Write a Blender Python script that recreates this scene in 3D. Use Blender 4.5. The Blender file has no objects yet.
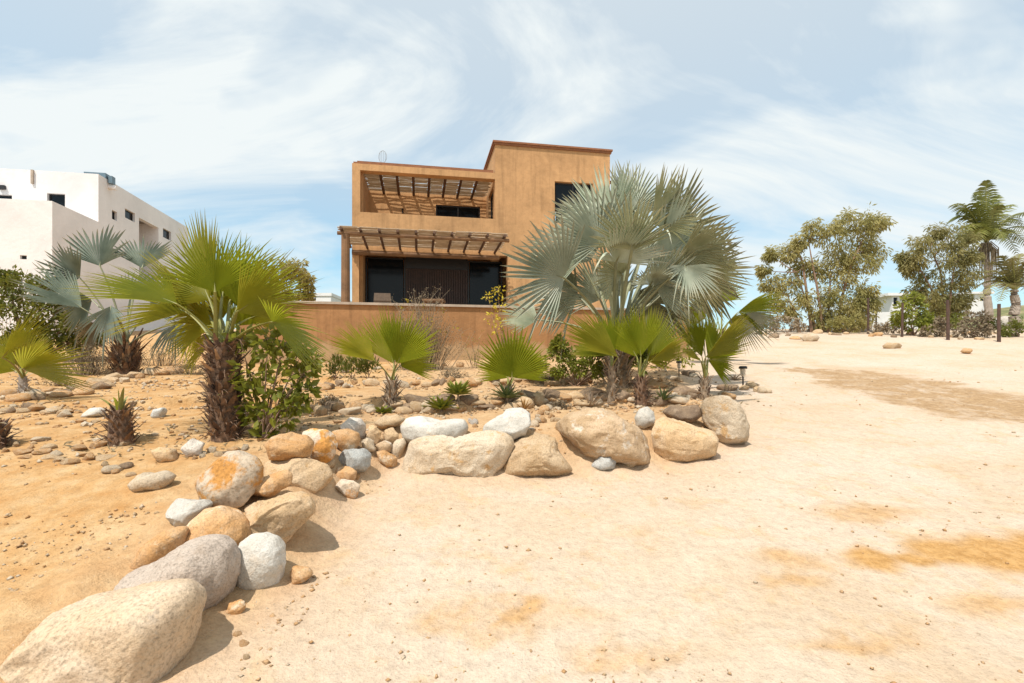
import bpy, math, random
import numpy as np
from mathutils import Vector, Matrix
random.seed(7); rng = np.random.default_rng(7)
S = bpy.context.scene
COL = S.collection
R = math.radians
F = 512.0; HY = 368.0; CX = 512.0; CZ = 1.6          # 18 mm lens, eye height 1.6 m

# ------------------------------------------------------------------ noise
def _h(ix, iy, iz):
    n = (ix.astype(np.int64)*374761393 + iy.astype(np.int64)*668265263 + iz.astype(np.int64)*2147483647) & 0xffffffff
    n = ((n ^ (n >> 13)) * 1274126177) & 0xffffffff
    n = n ^ (n >> 16)
    return (n & 0xffff)/32767.5 - 1.0
def noise3(x, y, z):
    x = np.asarray(x, float); y = np.asarray(y, float); z = np.asarray(z, float)
    x, y, z = np.broadcast_arrays(x, y, z)
    ix = np.floor(x); iy = np.floor(y); iz = np.floor(z)
    fx = x-ix; fy = y-iy; fz = z-iz
    u = fx*fx*fx*(fx*(fx*6-15)+10); v = fy*fy*fy*(fy*(fy*6-15)+10); w = fz*fz*fz*(fz*(fz*6-15)+10)
    def L(a, b, t): return a+(b-a)*t
    r = L(L(L(_h(ix,iy,iz),_h(ix+1,iy,iz),u), L(_h(ix,iy+1,iz),_h(ix+1,iy+1,iz),u), v),
          L(L(_h(ix,iy,iz+1),_h(ix+1,iy,iz+1),u), L(_h(ix,iy+1,iz+1),_h(ix+1,iy+1,iz+1),u), v), w)
    return r
def fbm(x, y, z, o=4, g=.5):
    s = 0; a = 1; t = 0
    for k in range(o):
        s = s + a*noise3(np.asarray(x)*2**k+17.3*k, np.asarray(y)*2**k+5.1*k, np.asarray(z)*2**k-9.7*k); t += a; a *= g
    return s/t
def sstep(a, b, x):
    t = np.clip((x-a)/(b-a), 0, 1); return t*t*(3-2*t)

# ------------------------------------------------------------------ terrain
PY = [-60, -10, 1.0, 2.6, 5.7, 8, 10.5, 14.5, 22, 30, 36, 45, 80, 200, 600, 3000]
PZ = [-1.5, -.6, -.1, 0, .47, .83, 1.19, 1.70, 2.80, 3.80, 4.35, 4.75, 4.3, 0, -12, -60]
_yy = np.linspace(-60, 300, 7201); _zz = np.interp(_yy, PY, PZ)
_k = np.hanning(41); _k /= _k.sum()
_zz = np.convolve(np.pad(_zz, 20, mode='edge'), _k, 'valid')
GP = [(-1.75,-5),(-1.7,1.0),(-1.6,2.6),(-1.52,3.5),(-1.5,4.3),(-1.55,5.0),(-1.25,5.6),(.2,5.5),(1,5.65),(2.1,6.0),(3.0,6.7),(3.35,8),(3.6,10.5),(5.5,16.5),(5.5,40),(-80,40),(-80,-5)]
def garden_sd(X, Y):
    d = np.full(X.shape, 1e9); ins = np.zeros(X.shape, bool)
    for (x0,y0),(x1,y1) in zip(GP, GP[1:]+GP[:1]):
        ex, ey = x1-x0, y1-y0
        t = np.clip(((X-x0)*ex+(Y-y0)*ey)/(ex*ex+ey*ey), 0, 1)
        d = np.minimum(d, np.hypot(X-x0-t*ex, Y-y0-t*ey))
        c = ((y0 > Y) != (y1 > Y)) & (X < ex*(Y-y0)/(ey if ey else 1e-9)+x0)
        ins ^= c
    return np.where(ins, d, -d)
def terrain(X, Y, detail=True):
    X = np.asarray(X, float); Y = np.asarray(Y, float); X, Y = np.broadcast_arrays(X, Y)
    z = np.where(Y < 300, np.interp(Y, _yy, _zz), np.interp(Y, PY, PZ))
    off = np.interp(Y, [1,2.6,3.5,4.5,5.7,8,10.5,14.5,20], [.16,.19,.24,.31,.34,.27,.15,.08,0])
    sd = garden_sd(X, Y)
    nr = sstep(4.2, 3.0, Y)
    z = z + off*(sstep(-.1, .5, sd)*(1-nr) + sstep(.1, 1.1, sd)*nr)
    # small planting terraces in the garden
    for (yl, hh) in ((7.75, .17), (10.3, .15)):
        m = sstep(.3, .9, sd)*sstep(-7, -4.5, X)
        yb = yl + .25*np.sin(X*1.1)+.12*np.sin(X*2.7+1)
        z = z + m*hh*(sstep(-.07, .06, Y-yb) - sstep(-1.5, 1.5, Y-yb))
    z = z + 9.5*np.exp(-(((X-98)/32)**2+((Y-95)/26)**2))
    if detail:
        n = np.clip(1-np.hypot(X, Y)/60, 0, 1)
        z = z + n*(.035*fbm(X*.7, Y*.7, 0, 3) + (.010+.014*sstep(0,.4,sd))*fbm(X*3.1, Y*3.1, 4, 3))
    return z
def hit(px, py):
    Ys = np.concatenate([np.linspace(1.2, 20, 3800), np.linspace(20.01, 90, 2800)])
    X = (px-CX)/F*Ys; Z = CZ+(HY-py)/F*Ys
    t = terrain(X, Ys)
    k = np.argmax(t >= Z)
    if not (t >= Z).any(): k = len(Ys)-1
    return Vector((X[k], Ys[k], t[k]))
def gz(x, y): return float(terrain(np.array([x]), np.array([y]))[0])
def P3(px, py, Y): return Vector(((px-CX)/F*Y, Y, CZ+(HY-py)/F*Y))

# ------------------------------------------------------------------ object helpers
def tag(o, label=None, cat=None, group=None, kind=None):
    if label: o['label'] = label
    if cat: o['category'] = cat
    if group: o['group'] = group
    if kind: o['kind'] = kind
    return o
def empty(name, loc, label=None, cat=None, group=None):
    o = bpy.data.objects.new(name, None); COL.objects.link(o); o.location = loc; o.empty_display_size = .1
    return tag(o, label, cat, group)
def obj(name, vf, mat, parent=None, org=(0,0,0), smooth=False):
    v, f = vf
    v = np.asarray(v, float) - np.asarray(org, float)
    me = bpy.data.meshes.new(name)
    me.from_pydata(v.tolist(), [], [tuple(int(i) for i in q) for q in f]); me.update()
    if smooth: me.polygons.foreach_set('use_smooth', [True]*len(me.polygons))
    if mat: me.materials.append(mat)
    o = bpy.data.objects.new(name, me); COL.objects.link(o)
    if parent: o.parent = parent
    else: o.location = org
    return o
class MB:
    def __init__(s): s.v = []; s.f = []
    def add(s, v, f):
        b = len(s.v); s.v += [tuple(p) for p in v]; s.f += [tuple(b+i for i in q) for q in f]; return s
    @property
    def vf(s): return s.v, s.f
    def box(s, a, b, M=lambda p: p):
        x0,y0,z0 = a; x1,y1,z1 = b
        v = [M(p) for p in ((x0,y0,z0),(x1,y0,z0),(x1,y1,z0),(x0,y1,z0),(x0,y0,z1),(x1,y0,z1),(x1,y1,z1),(x0,y1,z1))]
        return s.add(v, [(0,3,2,1),(4,5,6,7),(0,1,5,4),(1,2,6,5),(2,3,7,6),(3,0,4,7)])
    def tube(s, pts, rad, n=7, cap=True, flat=1.0):
        pts = [Vector(p) for p in pts]
        if not hasattr(rad, '__len__'): rad = [rad]*len(pts)
        vs = []; fs = []
        for i, p in enumerate(pts):
            d = (pts[min(i+1,len(pts)-1)]-pts[max(i-1,0)]); d = d.normalized() if d.length > 1e-9 else Vector((0,0,1))
            u = d.cross(Vector((0,0,1)))
            if u.length < .05: u = d.cross(Vector((0,1,0)))
            u.normalize(); w = u.cross(d)
            for k in range(n):
                a = 2*math.pi*k/n
                vs.append(p+(u*math.cos(a)+w*math.sin(a)*flat)*rad[i])
        for i in range(len(pts)-1):
            for k in range(n):
                fs.append((i*n+k, i*n+(k+1)%n, (i+1)*n+(k+1)%n, (i+1)*n+k))
        if cap: fs.append(tuple(range(n-1,-1,-1))); fs.append(tuple((len(pts)-1)*n+k for k in range(n)))
        return s.add(vs, fs)
def bez(a, c, b, n=8):
    a = Vector(a); b = Vector(b); c = Vector(c)
    return [a*(1-t)**2+c*2*t*(1-t)+b*t*t for t in [i/n for i in range(n+1)]]

# ------------------------------------------------------------------ materials
def newmat(name):
    m = bpy.data.materials.new(name); m.use_nodes = True
    nt = m.node_tree; nt.nodes.clear()
    out = nt.nodes.new('ShaderNodeOutputMaterial')
    b = nt.nodes.new('ShaderNodeBsdfPrincipled'); nt.links.new(b.outputs[0], out.inputs[0])
    return m, nt, b, out
def nd(nt, t, **k):
    n = nt.nodes.new(t)
    for a, b in k.items():
        if a.startswith('i_'): n.inputs[a[2:].replace('_',' ')].default_value = b
        else: setattr(n, a, b)
    return n
def noise(nt, scale, detail=4, rough=.55, coord='Object', dist=0, stretch=None):
    tc = nd(nt, 'ShaderNodeTexCoord'); n = nd(nt, 'ShaderNodeTexNoise')
    n.inputs['Scale'].default_value = scale; n.inputs['Detail'].default_value = detail; n.inputs['Roughness'].default_value = rough; n.inputs['Distortion'].default_value = dist
    src = tc.outputs[coord]
    if stretch:
        mp = nd(nt, 'ShaderNodeMapping'); mp.inputs['Scale'].default_value = stretch; nt.links.new(src, mp.inputs[0]); src = mp.outputs[0]
    nt.links.new(src, n.inputs['Vector'])
    return n
def ramp(nt, src, stops):
    r = nd(nt, 'ShaderNodeValToRGB'); nt.links.new(src, r.inputs[0])
    e = r.color_ramp.elements
    while len(e) < len(stops): e.new(.5)
    for x, (p, c) in zip(e, stops):
        x.position = p; x.color = (*c, 1) if hasattr(c, '__len__') else (c, c, c, 1)
    return r
def mix(nt, fac, a, b, mode='MIX'):
    m = nd(nt, 'ShaderNodeMix', data_type='RGBA', blend_type=mode)
    for s, v in ((0, fac), (6, a), (7, b)):
        if hasattr(v, 'is_output'): nt.links.new(v, m.inputs[s])
        elif s == 0: m.inputs[0].default_value = v
        else: m.inputs[s].default_value = (*v, 1)
    return m.outputs[2]
def bump(nt, b, h, strength=.5, dist=.02):
    n = nd(nt, 'ShaderNodeBump'); n.inputs['Strength'].default_value = strength; n.inputs['Distance'].default_value = dist
    nt.links.new(h, n.inputs['Height']); nt.links.new(n.outputs[0], b.inputs['Normal'])
def simple(name, c, rough=.7, var=.15, scale=6, bs=.3, bd=.01, metal=0, stretch=None):
    m, nt, b, o = newmat(name)
    n = noise(nt, scale, 5, .6, stretch=stretch)
    r = ramp(nt, n.outputs[0], [(.3, tuple(x*(1-var) for x in c)), (.7, tuple(min(1,x*(1+var)) for x in c))])
    nt.links.new(r.outputs[0], b.inputs['Base Color']); b.inputs['Roughness'].default_value = rough; b.inputs['Metallic'].default_value = metal
    n2 = noise(nt, scale*6, 4, .6, stretch=stretch)
    bump(nt, b, n2.outputs[0], bs, bd)
    return m
def rockmat(name, c1, c2, c3, sc=3.0, speck=.35, k0=.56):
    m, nt, b, o = newmat(name)
    oi = nd(nt, 'ShaderNodeObjectInfo')
    tc = nd(nt, 'ShaderNodeTexCoord'); va = nd(nt, 'ShaderNodeVectorMath', operation='ADD')
    mu = nd(nt, 'ShaderNodeMath', operation='MULTIPLY'); mu.inputs[1].default_value = 40; nt.links.new(oi.outputs['Random'], mu.inputs[0])
    nt.links.new(tc.outputs['Object'], va.inputs[0]); nt.links.new(mu.outputs[0], va.inputs[1])
    def nz(s, d, r=.6, ds=0):
        n = nd(nt, 'ShaderNodeTexNoise'); n.inputs['Scale'].default_value = s; n.inputs['Detail'].default_value = d; n.inputs['Roughness'].default_value = r; n.inputs['Distortion'].default_value = ds
        nt.links.new(va.outputs[0], n.inputs['Vector']); return n.outputs[0]
    a = ramp(nt, nz(sc, 5, .62, .6), [(.40, c1), (.60, c2)]).outputs[0]
    k = ramp(nt, nz(sc*1.7+1.3, 6, .7, .3), [(k0, 0.), (k0+.09, 1.)]).outputs[0]
    a = mix(nt, k, a, c3)
    f = ramp(nt, nz(sc*26, 3, .7), [(.32, 1-speck), (.5, 1.), (.68, 1+speck*.35)]).outputs[0]
    a = mix(nt, 1.0, a, f, 'MULTIPLY')
    hs = nd(nt, 'ShaderNodeHueSaturation'); nt.links.new(a, hs.inputs['Color'])
    mr = nd(nt, 'ShaderNodeMapRange'); mr.inputs['To Min'].default_value = .82; mr.inputs['To Max'].default_value = 1.12
    nt.links.new(oi.outputs['Random'], mr.inputs[0]); nt.links.new(mr.outputs[0], hs.inputs['Value'])
    nt.links.new(hs.outputs[0], b.inputs['Base Color']); b.inputs['Roughness'].default_value = .9; b.inputs['Specular IOR Level'].default_value = .25
    h = nd(nt, 'ShaderNodeMath', operation='MULTIPLY_ADD'); h.inputs[1].default_value = .35
    nt.links.new(nz(sc*18, 5, .7), h.inputs[0]); nt.links.new(nz(sc*4, 6, .65), h.inputs[2])
    bump(nt, b, h.outputs[0], .75, .03)
    return m
def leafmat(name, c1, c2, trans=.25, rough=.5, scale=3, tcol=None, spec=.4):
    m, nt, b, out = newmat(name)
    oi = nd(nt, 'ShaderNodeObjectInfo')
    n = noise(nt, scale, 4, .6)
    col = ramp(nt, n.outputs[0], [(.3, c1), (.7, c2)]).outputs[0]
    hs = nd(nt, 'ShaderNodeHueSaturation'); nt.links.new(col, hs.inputs['Color'])
    mr = nd(nt, 'ShaderNodeMapRange'); mr.inputs['To Min'].default_value = .75; mr.inputs['To Max'].default_value = 1.25
    nt.links.new(oi.outputs['Random'], mr.inputs[0]); nt.links.new(mr.outputs[0], hs.inputs['Value'])
    ta = nd(nt, 'ShaderNodeAttribute', attribute_name='tip')
    tn = nd(nt, 'ShaderNodeMath', operation='MULTIPLY'); nt.links.new(ramp(nt, ta.outputs['Fac'], [(.72, 0.), (1., 1.)]).outputs[0], tn.inputs[0]); nt.links.new(ramp(nt, noise(nt, 4, 4, .7).outputs[0], [(.4, .15), (.62, .9)]).outputs[0], tn.inputs[1])
    fin = mix(nt, tn.outputs[0], hs.outputs[0], (.36,.25,.11))
    nt.links.new(fin, b.inputs['Base Color']); b.inputs['Roughness'].default_value = rough; b.inputs['Specular IOR Level'].default_value = spec
    t = nd(nt, 'ShaderNodeBsdfTranslucent')
    if tcol: t.inputs[0].default_value = (*tcol, 1)
    else: nt.links.new(hs.outputs[0], t.inputs[0])
    ms = nd(nt, 'ShaderNodeMixShader'); ms.inputs[0].default_value = trans
    nt.links.new(b.outputs[0], ms.inputs[1]); nt.links.new(t.outputs[0], ms.inputs[2]); nt.links.new(ms.outputs[0], out.inputs[0])
    return m
def stucco(name, c, streak=.5, mott=.86, splash=False):
    m, nt, b, o = newmat(name)
    n1 = noise(nt, .55, 6, .6, dist=.4); n2 = noise(nt, 1.6, 6, .65, stretch=(3.2, 3.2, .22)); n3 = noise(nt, 60, 3, .6)
    d = tuple(x*(.80 if mott < .95 else .95) for x in c); l = tuple(min(1, x*1.10) for x in c)
    a = ramp(nt, n1.outputs[0], [(.34, d), (.66, l)]).outputs[0]
    a = mix(nt, 1.0, a, ramp(nt, noise(nt, 5, 6, .7).outputs[0], [(.3, mott), (.6, 1.04 if mott < .95 else 1.)]).outputs[0], 'MULTIPLY')
    s = ramp(nt, n2.outputs[0], [(.30, 1-.35*streak), (.50, 1.)]).outputs[0]
    a = mix(nt, 1.0, a, s, 'MULTIPLY')
    if splash:   # sand splashed up the foot of the wall
        tc = nd(nt, 'ShaderNodeTexCoord'); sz = nd(nt, 'ShaderNodeSeparateXYZ'); nt.links.new(tc.outputs['Object'], sz.inputs[0])
        ms = nd(nt, 'ShaderNodeMath', operation='MULTIPLY_ADD'); ms.inputs[1].default_value = -.9; nt.links.new(noise(nt, 2.5, 6, .7).outputs[0], ms.inputs[0]); nt.links.new(sz.outputs[2], ms.inputs[2])
        a = mix(nt, ramp(nt, ms.outputs[0], [(0., .55), (.18, 0.)]).outputs[0], a, (.50,.36,.21))
    nt.links.new(a, b.inputs['Base Color']); b.inputs['Roughness'].default_value = .92; b.inputs['Specular IOR Level'].default_value = .2
    h = nd(nt, 'ShaderNodeMath', operation='MULTIPLY_ADD'); h.inputs[1].default_value = .25
    nt.links.new(n3.outputs[0], h.inputs[0]); nt.links.new(noise(nt, 7, 5, .6).outputs[0], h.inputs[2])
    bump(nt, b, h.outputs[0], .35, .03)
    return m
M = {}
M['r_orange'] = rockmat('rock_orange', (.50,.27,.11), (.56,.36,.20), (.60,.46,.32))
M['r_tan'] = rockmat('rock_tan', (.50,.335,.185), (.58,.42,.265), (.46,.28,.13))
M['r_pale'] = rockmat('rock_pale', (.55,.415,.275), (.61,.495,.365), (.55,.34,.16))
M['r_white'] = rockmat('rock_white', (.49,.445,.38), (.57,.53,.47), (.55,.47,.38), speck=.25)
M['r_grey'] = rockmat('rock_grey', (.46,.40,.34), (.54,.47,.40), (.40,.35,.30), speck=.4)
M['r_blue'] = rockmat('rock_bluish', (.45,.44,.41), (.54,.52,.48), (.36,.36,.34))
M['r_brown'] = rockmat('rock_brown', (.38,.255,.145), (.48,.34,.215), (.53,.45,.36), sc=3.4, k0=.57)
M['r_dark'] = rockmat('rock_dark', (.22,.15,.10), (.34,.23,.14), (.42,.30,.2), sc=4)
M['r_mixed'] = rockmat('rock_mixed', (.58,.45,.32), (.60,.49,.38), (.55,.26,.07), sc=1.5, k0=.49)
M['r_sand'] = rockmat('rock_sandy', (.58,.42,.25), (.64,.49,.32), (.50,.38,.25), sc=2)
M['r_near'] = rockmat('rock_near', (.56,.405,.26), (.60,.46,.325), (.42,.34,.26), sc=2.2, k0=.60, speck=.4)
M['r_pink'] = rockmat('rock_pinkish', (.50,.40,.32), (.58,.47,.38), (.45,.35,.27), speck=.4)
M['green'] = leafmat('palm_green', (.13,.18,.012), (.28,.29,.025), .44, .40, 2.5, (.40,.42,.03))
M['green2'] = leafmat('palm_yellow_green', (.20,.22,.016), (.38,.35,.035), .44, .45, 2.5, (.42,.38,.04))
M['silver'] = leafmat('palm_silver', (.29,.33,.24), (.57,.58,.46), .12, .32, 2, None, .7)
M['silver2'] = leafmat('palm_silver_yellowed', (.28,.29,.16), (.50,.47,.29), .18, .42, 2, None, .5)
M['silverblue'] = leafmat('palm_silver_blue', (.15,.19,.145), (.33,.37,.30), .12, .4, 2, None, .55)
M['dryfan'] = leafmat('palm_dry', (.20,.15,.08), (.36,.28,.16), .2, .7, 3)
M['stalk'] = simple('palm_stalk', (.21,.20,.045), .55, .25, 5)
M['stalk_s'] = simple('palm_stalk_silver', (.23,.23,.13), .55, .25, 5)
M['boots'] = simple('palm_boots', (.17,.098,.058), .9, .75, 14, .5, .02)
M['boots2'] = simple('palm_fibre', (.25,.18,.12), .9, .6, 14, .5, .02)
M['boots_pale'] = simple('palm_boots_pale', (.34,.21,.12), .9, .5, 14, .5, .02)
M['boots_dark'] = simple('palm_boots_dark', (.085,.045,.028), .9, .5, 14, .5, .02)
M['trunkgrey'] = simple('trunk_grey', (.33,.27,.22), .9, .25, 5, .6, .03)
M['bark'] = simple('bark', (.24,.15,.10), .9, .4, 4, .6, .03)
M['euc'] = leafmat('tree_leaf', (.25,.235,.075), (.46,.39,.16), .55, .55, .8)
M['euc2'] = leafmat('tree_leaf_dark', (.29,.28,.09), (.52,.44,.18), .58, .55, .8)
M['bush'] = leafmat('bush_leaf', (.17,.20,.02), (.36,.35,.045), .5, .4, 3)
M['hedge'] = leafmat('hedge_leaf', (.10,.12,.018), (.23,.22,.035), .38, .5, 1.5)
M['lime'] = leafmat('lime_leaf', (.19,.22,.03), (.34,.34,.05), .35, .5, 2)
M['yellow'] = leafmat('yellow_flower', (.50,.38,.02), (.62,.5,.04), .3, .6, 3)
M['dry'] = leafmat('dry_twig', (.20,.15,.09), (.34,.26,.17), .15, .8, 3)
M['agave'] = leafmat('agave_leaf', (.09,.13,.04), (.19,.20,.07), .15, .45, 4)
M['agave_pink'] = leafmat('agave_pinkish', (.34,.24,.16), (.46,.36,.27), .2, .5, 4)
M['agave_orange'] = leafmat('agave_orange', (.34,.15,.04), (.5,.3,.1), .2, .5, 4)
M['coco'] = leafmat('coconut_leaf', (.10,.12,.02), (.22,.21,.05), .3, .45, .5)
M['date'] = leafmat('feather_leaf', (.16,.14,.05), (.28,.24,.10), .25, .5, .5)
M['wall'] = stucco('orange_stucco', (.53,.30,.14), .65)
M['gwall'] = stucco('garden_wall_stucco', (.38,.195,.085), .8, .86, True)
M['cap'] = simple('coping_stone', (.42,.33,.25), .85, .2, 3)
M['brick'] = simple('cornice_brick', (.26,.105,.045), .85, .3, 5, .4, .02, stretch=(1,1,6))
M['white'] = stucco('white_stucco', (.74,.70,.68), .06, .97)
M['wood'] = simple('beam_wood', (.19,.095,.04), .75, .35, 3, .4, .01, stretch=(1,1,1))
M['rafter'] = simple('rafter_wood', (.10,.05,.028), .75, .35, 3, .4, .01)
M['reed'] = leafmat('reed_sticks', (.36,.26,.17), (.54,.43,.31), .42, .8, 4, (.62,.5,.36), .2)
M['slat'] = simple('slat_wood', (.045,.022,.015), .6, .3, 4)
M['frame'] = simple('dark_frame', (.015,.013,.013), .45, .1, 4, .05)
M['terr'] = simple('terrace_tile', (.42,.32,.23), .8, .15, 2)
M['chairm'] = simple('woven_tan', (.17,.12,.085), .8, .2, 14)
M['steel'] = simple('dark_steel', (.035,.03,.028), .4, .2, 6, .05, metal=.6)
M['rust'] = simple('rusty_post', (.075,.04,.028), .8, .4, 6)
M['galv'] = simple('galvanised', (.45,.46,.48), .4, .1, 6, .05, metal=.5)
M['tank'] = simple('tank_blue', (.12,.18,.22), .4, .1, 6, .05)
m, nt, b, o = newmat('dark_glass'); b.inputs['Base Color'].default_value = (.006,.008,.010,1); b.inputs['Roughness'].default_value = .12; b.inputs['Specular IOR Level'].default_value = .22; M['glass'] = m
m, nt, b, o = newmat('lamp_glass'); b.inputs['Base Color'].default_value = (.55,.5,.42,1); b.inputs['Roughness'].default_value = .15; b.inputs['Transmission Weight'].default_value = .5; M['lampglass'] = m

# ------------------------------------------------------------------ ground
def axis(lo, hi, a, b, step, g):
    core = list(np.arange(a, b+1e-6, step)); s = step; x = b
    while x < hi: s *= g; x += s; core.append(x)
    s = step; x = a; pre = []
    while x > lo: s *= g; x -= s; pre.append(x)
    return np.array(pre[::-1]+core)
gx = axis(-1500, 1500, -5.5, 7.5, .05, 1.07); gy = axis(-60, 3000, 1.8, 13.5, .045, 1.04)
GX, GY = np.meshgrid(gx, gy)
GZ = terrain(GX, GY)
SD = garden_sd(GX.ravel(), GY.ravel()).reshape(GX.shape)
near = np.clip(1-np.hypot(GX, GY-4)/9, 0, 1)
GZ = GZ + near*((.005+.008*sstep(.1,.5,SD))*fbm(GX*11, GY*11, 2, 2)+.010*fbm(GX*4.5, GY*4.5, 12, 2))
# shallow wheel ruts on the drive
nx, ny = len(gx), len(gy)
verts = np.stack([GX.ravel(), GY.ravel(), GZ.ravel()], 1)
idx = np.arange(nx*ny).reshape(ny, nx)
faces = np.stack([idx[:-1,:-1].ravel(), idx[:-1,1:].ravel(), idx[1:,1:].ravel(), idx[1:,:-1].ravel()], 1)
me = bpy.data.meshes.new('ground')
me.vertices.add(len(verts)); me.vertices.foreach_set('co', verts.ravel())
me.loops.add(faces.size); me.loops.foreach_set('vertex_index', faces.ravel().astype(np.int32))
me.polygons.add(len(faces)); me.polygons.foreach_set('loop_start', np.arange(0, faces.size, 4).astype(np.int32))
me.update(); me.validate(); me.polygons.foreach_set('use_smooth', [True]*len(me.polygons))
def blob(pts_px, soft, wob=.25, thr=.5):
    """soft-edged stain following ground points; pts_px: (px,py,radius_m_x,radius_m_y)"""
    m = np.zeros(GX.shape)
    wx = GX + wob*(fbm(GX*1.6, GY*1.6, 8, 4)+.45*fbm(GX*7, GY*7, 8, 3)); wy = GY + wob*(fbm(GX*1.6, GY*1.6, 21, 4)+.45*fbm(GX*7, GY*7, 31, 3))
    for px, py, rx, ry in pts_px:
        c = hit(px, py)
        d = np.sqrt(((wx-c.x)/rx)**2 + ((wy-c.y)/ry)**2)
        m = np.maximum(m, 1-sstep(1-soft, 1+soft, d))
    return m
stain = blob([(862,555,.19,.17),(905,557,.18,.10),(945,550,.33,.22),(1000,553,.5,.25),(1050,552,.4,.26)], .45, .10)
stain = np.maximum(stain, .7*blob([(785,560,.22,.12),(870,512,.5,.16),(1000,600,.35,.1),(850,640,.3,.06),(800,583,.2,.06)], .9, .2))
stain = np.maximum(stain, .85*blob([(490,620,.42,.12),(640,650,.3,.10),(520,605,.4,.15)], .9, .25)*(.4+.6*sstep(-.1,.3,fbm(GX*7,GY*7,3,3))))
patch = blob([(822,372,.9,.8),(860,376,1.3,.9),(905,386,1.4,.9),(950,397,1.5,.9),(1000,406,1.6,.9),(1050,414,1.6,.9)], .22, .7)
gard = sstep(-.35, .35, SD + .25*fbm(GX*1.3, GY*1.3, 5, 4))*(1-sstep(26, 34, GY))
gard = np.maximum(gard, .5*np.exp(-np.clip(-SD,0,9)/.35))
gard = gard*(.78+.22*sstep(-2.2,-3.2,GX))
scrub = sstep(30, 44, GY)
for nm, a in (('stain', stain), ('patch', patch), ('garden', gard), ('scrub', scrub)):
    at = me.attributes.new(nm, 'FLOAT', 'POINT'); at.data.foreach_set('value', np.clip(a, 0, 1).ravel().astype(np.float32))
m, nt, b, out = newmat('sandy_ground')
def attr(n): a = nd(nt, 'ShaderNodeAttribute', attribute_name=n); return a.outputs['Fac']
n1 = noise(nt, .5, 7, .6, dist=.5); n2 = noise(nt, 3.2, 6, .65); n3 = noise(nt, 55, 4, .7); n4 = noise(nt, 14, 5, .65)
drive = ramp(nt, n1.outputs[0], [(.30, (.535,.39,.26)), (.5, (.575,.45,.335)), (.7, (.59,.48,.38))]).outputs[0]
drive = mix(nt, ramp(nt, n2.outputs[0], [(.52, 0.), (.75, .65)]).outputs[0], drive, (.54,.34,.165))
gcol = ramp(nt, n2.outputs[0], [(.3, (.44,.225,.08)), (.5, (.50,.295,.13)), (.72, (.58,.40,.22))]).outputs[0]
c = mix(nt, attr('garden'), drive, gcol)
pn = nd(nt, 'ShaderNodeMath', operation='MULTIPLY'); nt.links.new(attr('patch'), pn.inputs[0]); nt.links.new(ramp(nt, noise(nt, 2.2, 7, .7, dist=.6).outputs[0], [(.36, .40), (.52, 1.)]).outputs[0], pn.inputs[1])
c = mix(nt, pn.outputs[0], c, ramp(nt, n4.outputs[0], [(.3, (.33,.20,.10)), (.7, (.45,.30,.165))]).outputs[0])
c = mix(nt, attr('stain'), c, ramp(nt, n4.outputs[0], [(.3, (.44,.23,.075)), (.7, (.53,.31,.125))]).outputs[0])
c = mix(nt, attr('scrub'), c, ramp(nt, noise(nt, .35, 6, .7).outputs[0], [(.35, (.34,.27,.15)), (.55, (.15,.16,.07))]).outputs[0])
c = mix(nt, 1.0, c, ramp(nt, n3.outputs[0], [(.30, .80), (.46, .98), (.6, 1.02), (.72, 1.06)]).outputs[0], 'MULTIPLY')
c = mix(nt, 1.0, c, ramp(nt, n4.outputs[0], [(.3, .86), (.58, 1.04)]).outputs[0], 'MULTIPLY')
# fine pale and dark grit
vo = nd(nt, 'ShaderNodeTexVoronoi'); vo.inputs['Scale'].default_value = 70; tc = nd(nt, 'ShaderNodeTexCoord'); nt.links.new(tc.outputs['Object'], vo.inputs['Vector'])
g1 = ramp(nt, vo.outputs['Distance'], [(.10, 1.), (.22, 0.)]).outputs[0]
sp = nd(nt, 'ShaderNodeSeparateColor'); nt.links.new(vo.outputs['Color'], sp.inputs[0])
g2 = ramp(nt, sp.outputs[0], [(.86, 0.), (.9, .8)]).outputs[0]
gm = nd(nt, 'ShaderNodeMath', operation='MULTIPLY'); nt.links.new(g1, gm.inputs[0]); nt.links.new(g2, gm.inputs[1])
c = mix(nt, gm.outputs[0], c, ramp(nt, sp.outputs[1], [(.4, (.24,.17,.11)), (.6, (.66,.58,.48))]).outputs[0])
nt.links.new(c, b.inputs['Base Color']); b.inputs['Roughness'].default_value = .95; b.inputs['Specular IOR Level'].default_value = .15
h1 = nd(nt, 'ShaderNodeMath', operation='MULTIPLY_ADD'); h1.inputs[1].default_value = .28
nt.links.new(n3.outputs[0], h1.inputs[0]); nt.links.new(n4.outputs[0], h1.inputs[2])
bump(nt, b, h1.outputs[0], .75, .045)
me.materials.append(m)
o = bpy.data.objects.new('ground', me); COL.objects.link(o); tag(o, 'pale sandy ground with orange garden soil and a drive', 'ground', kind='structure')

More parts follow.
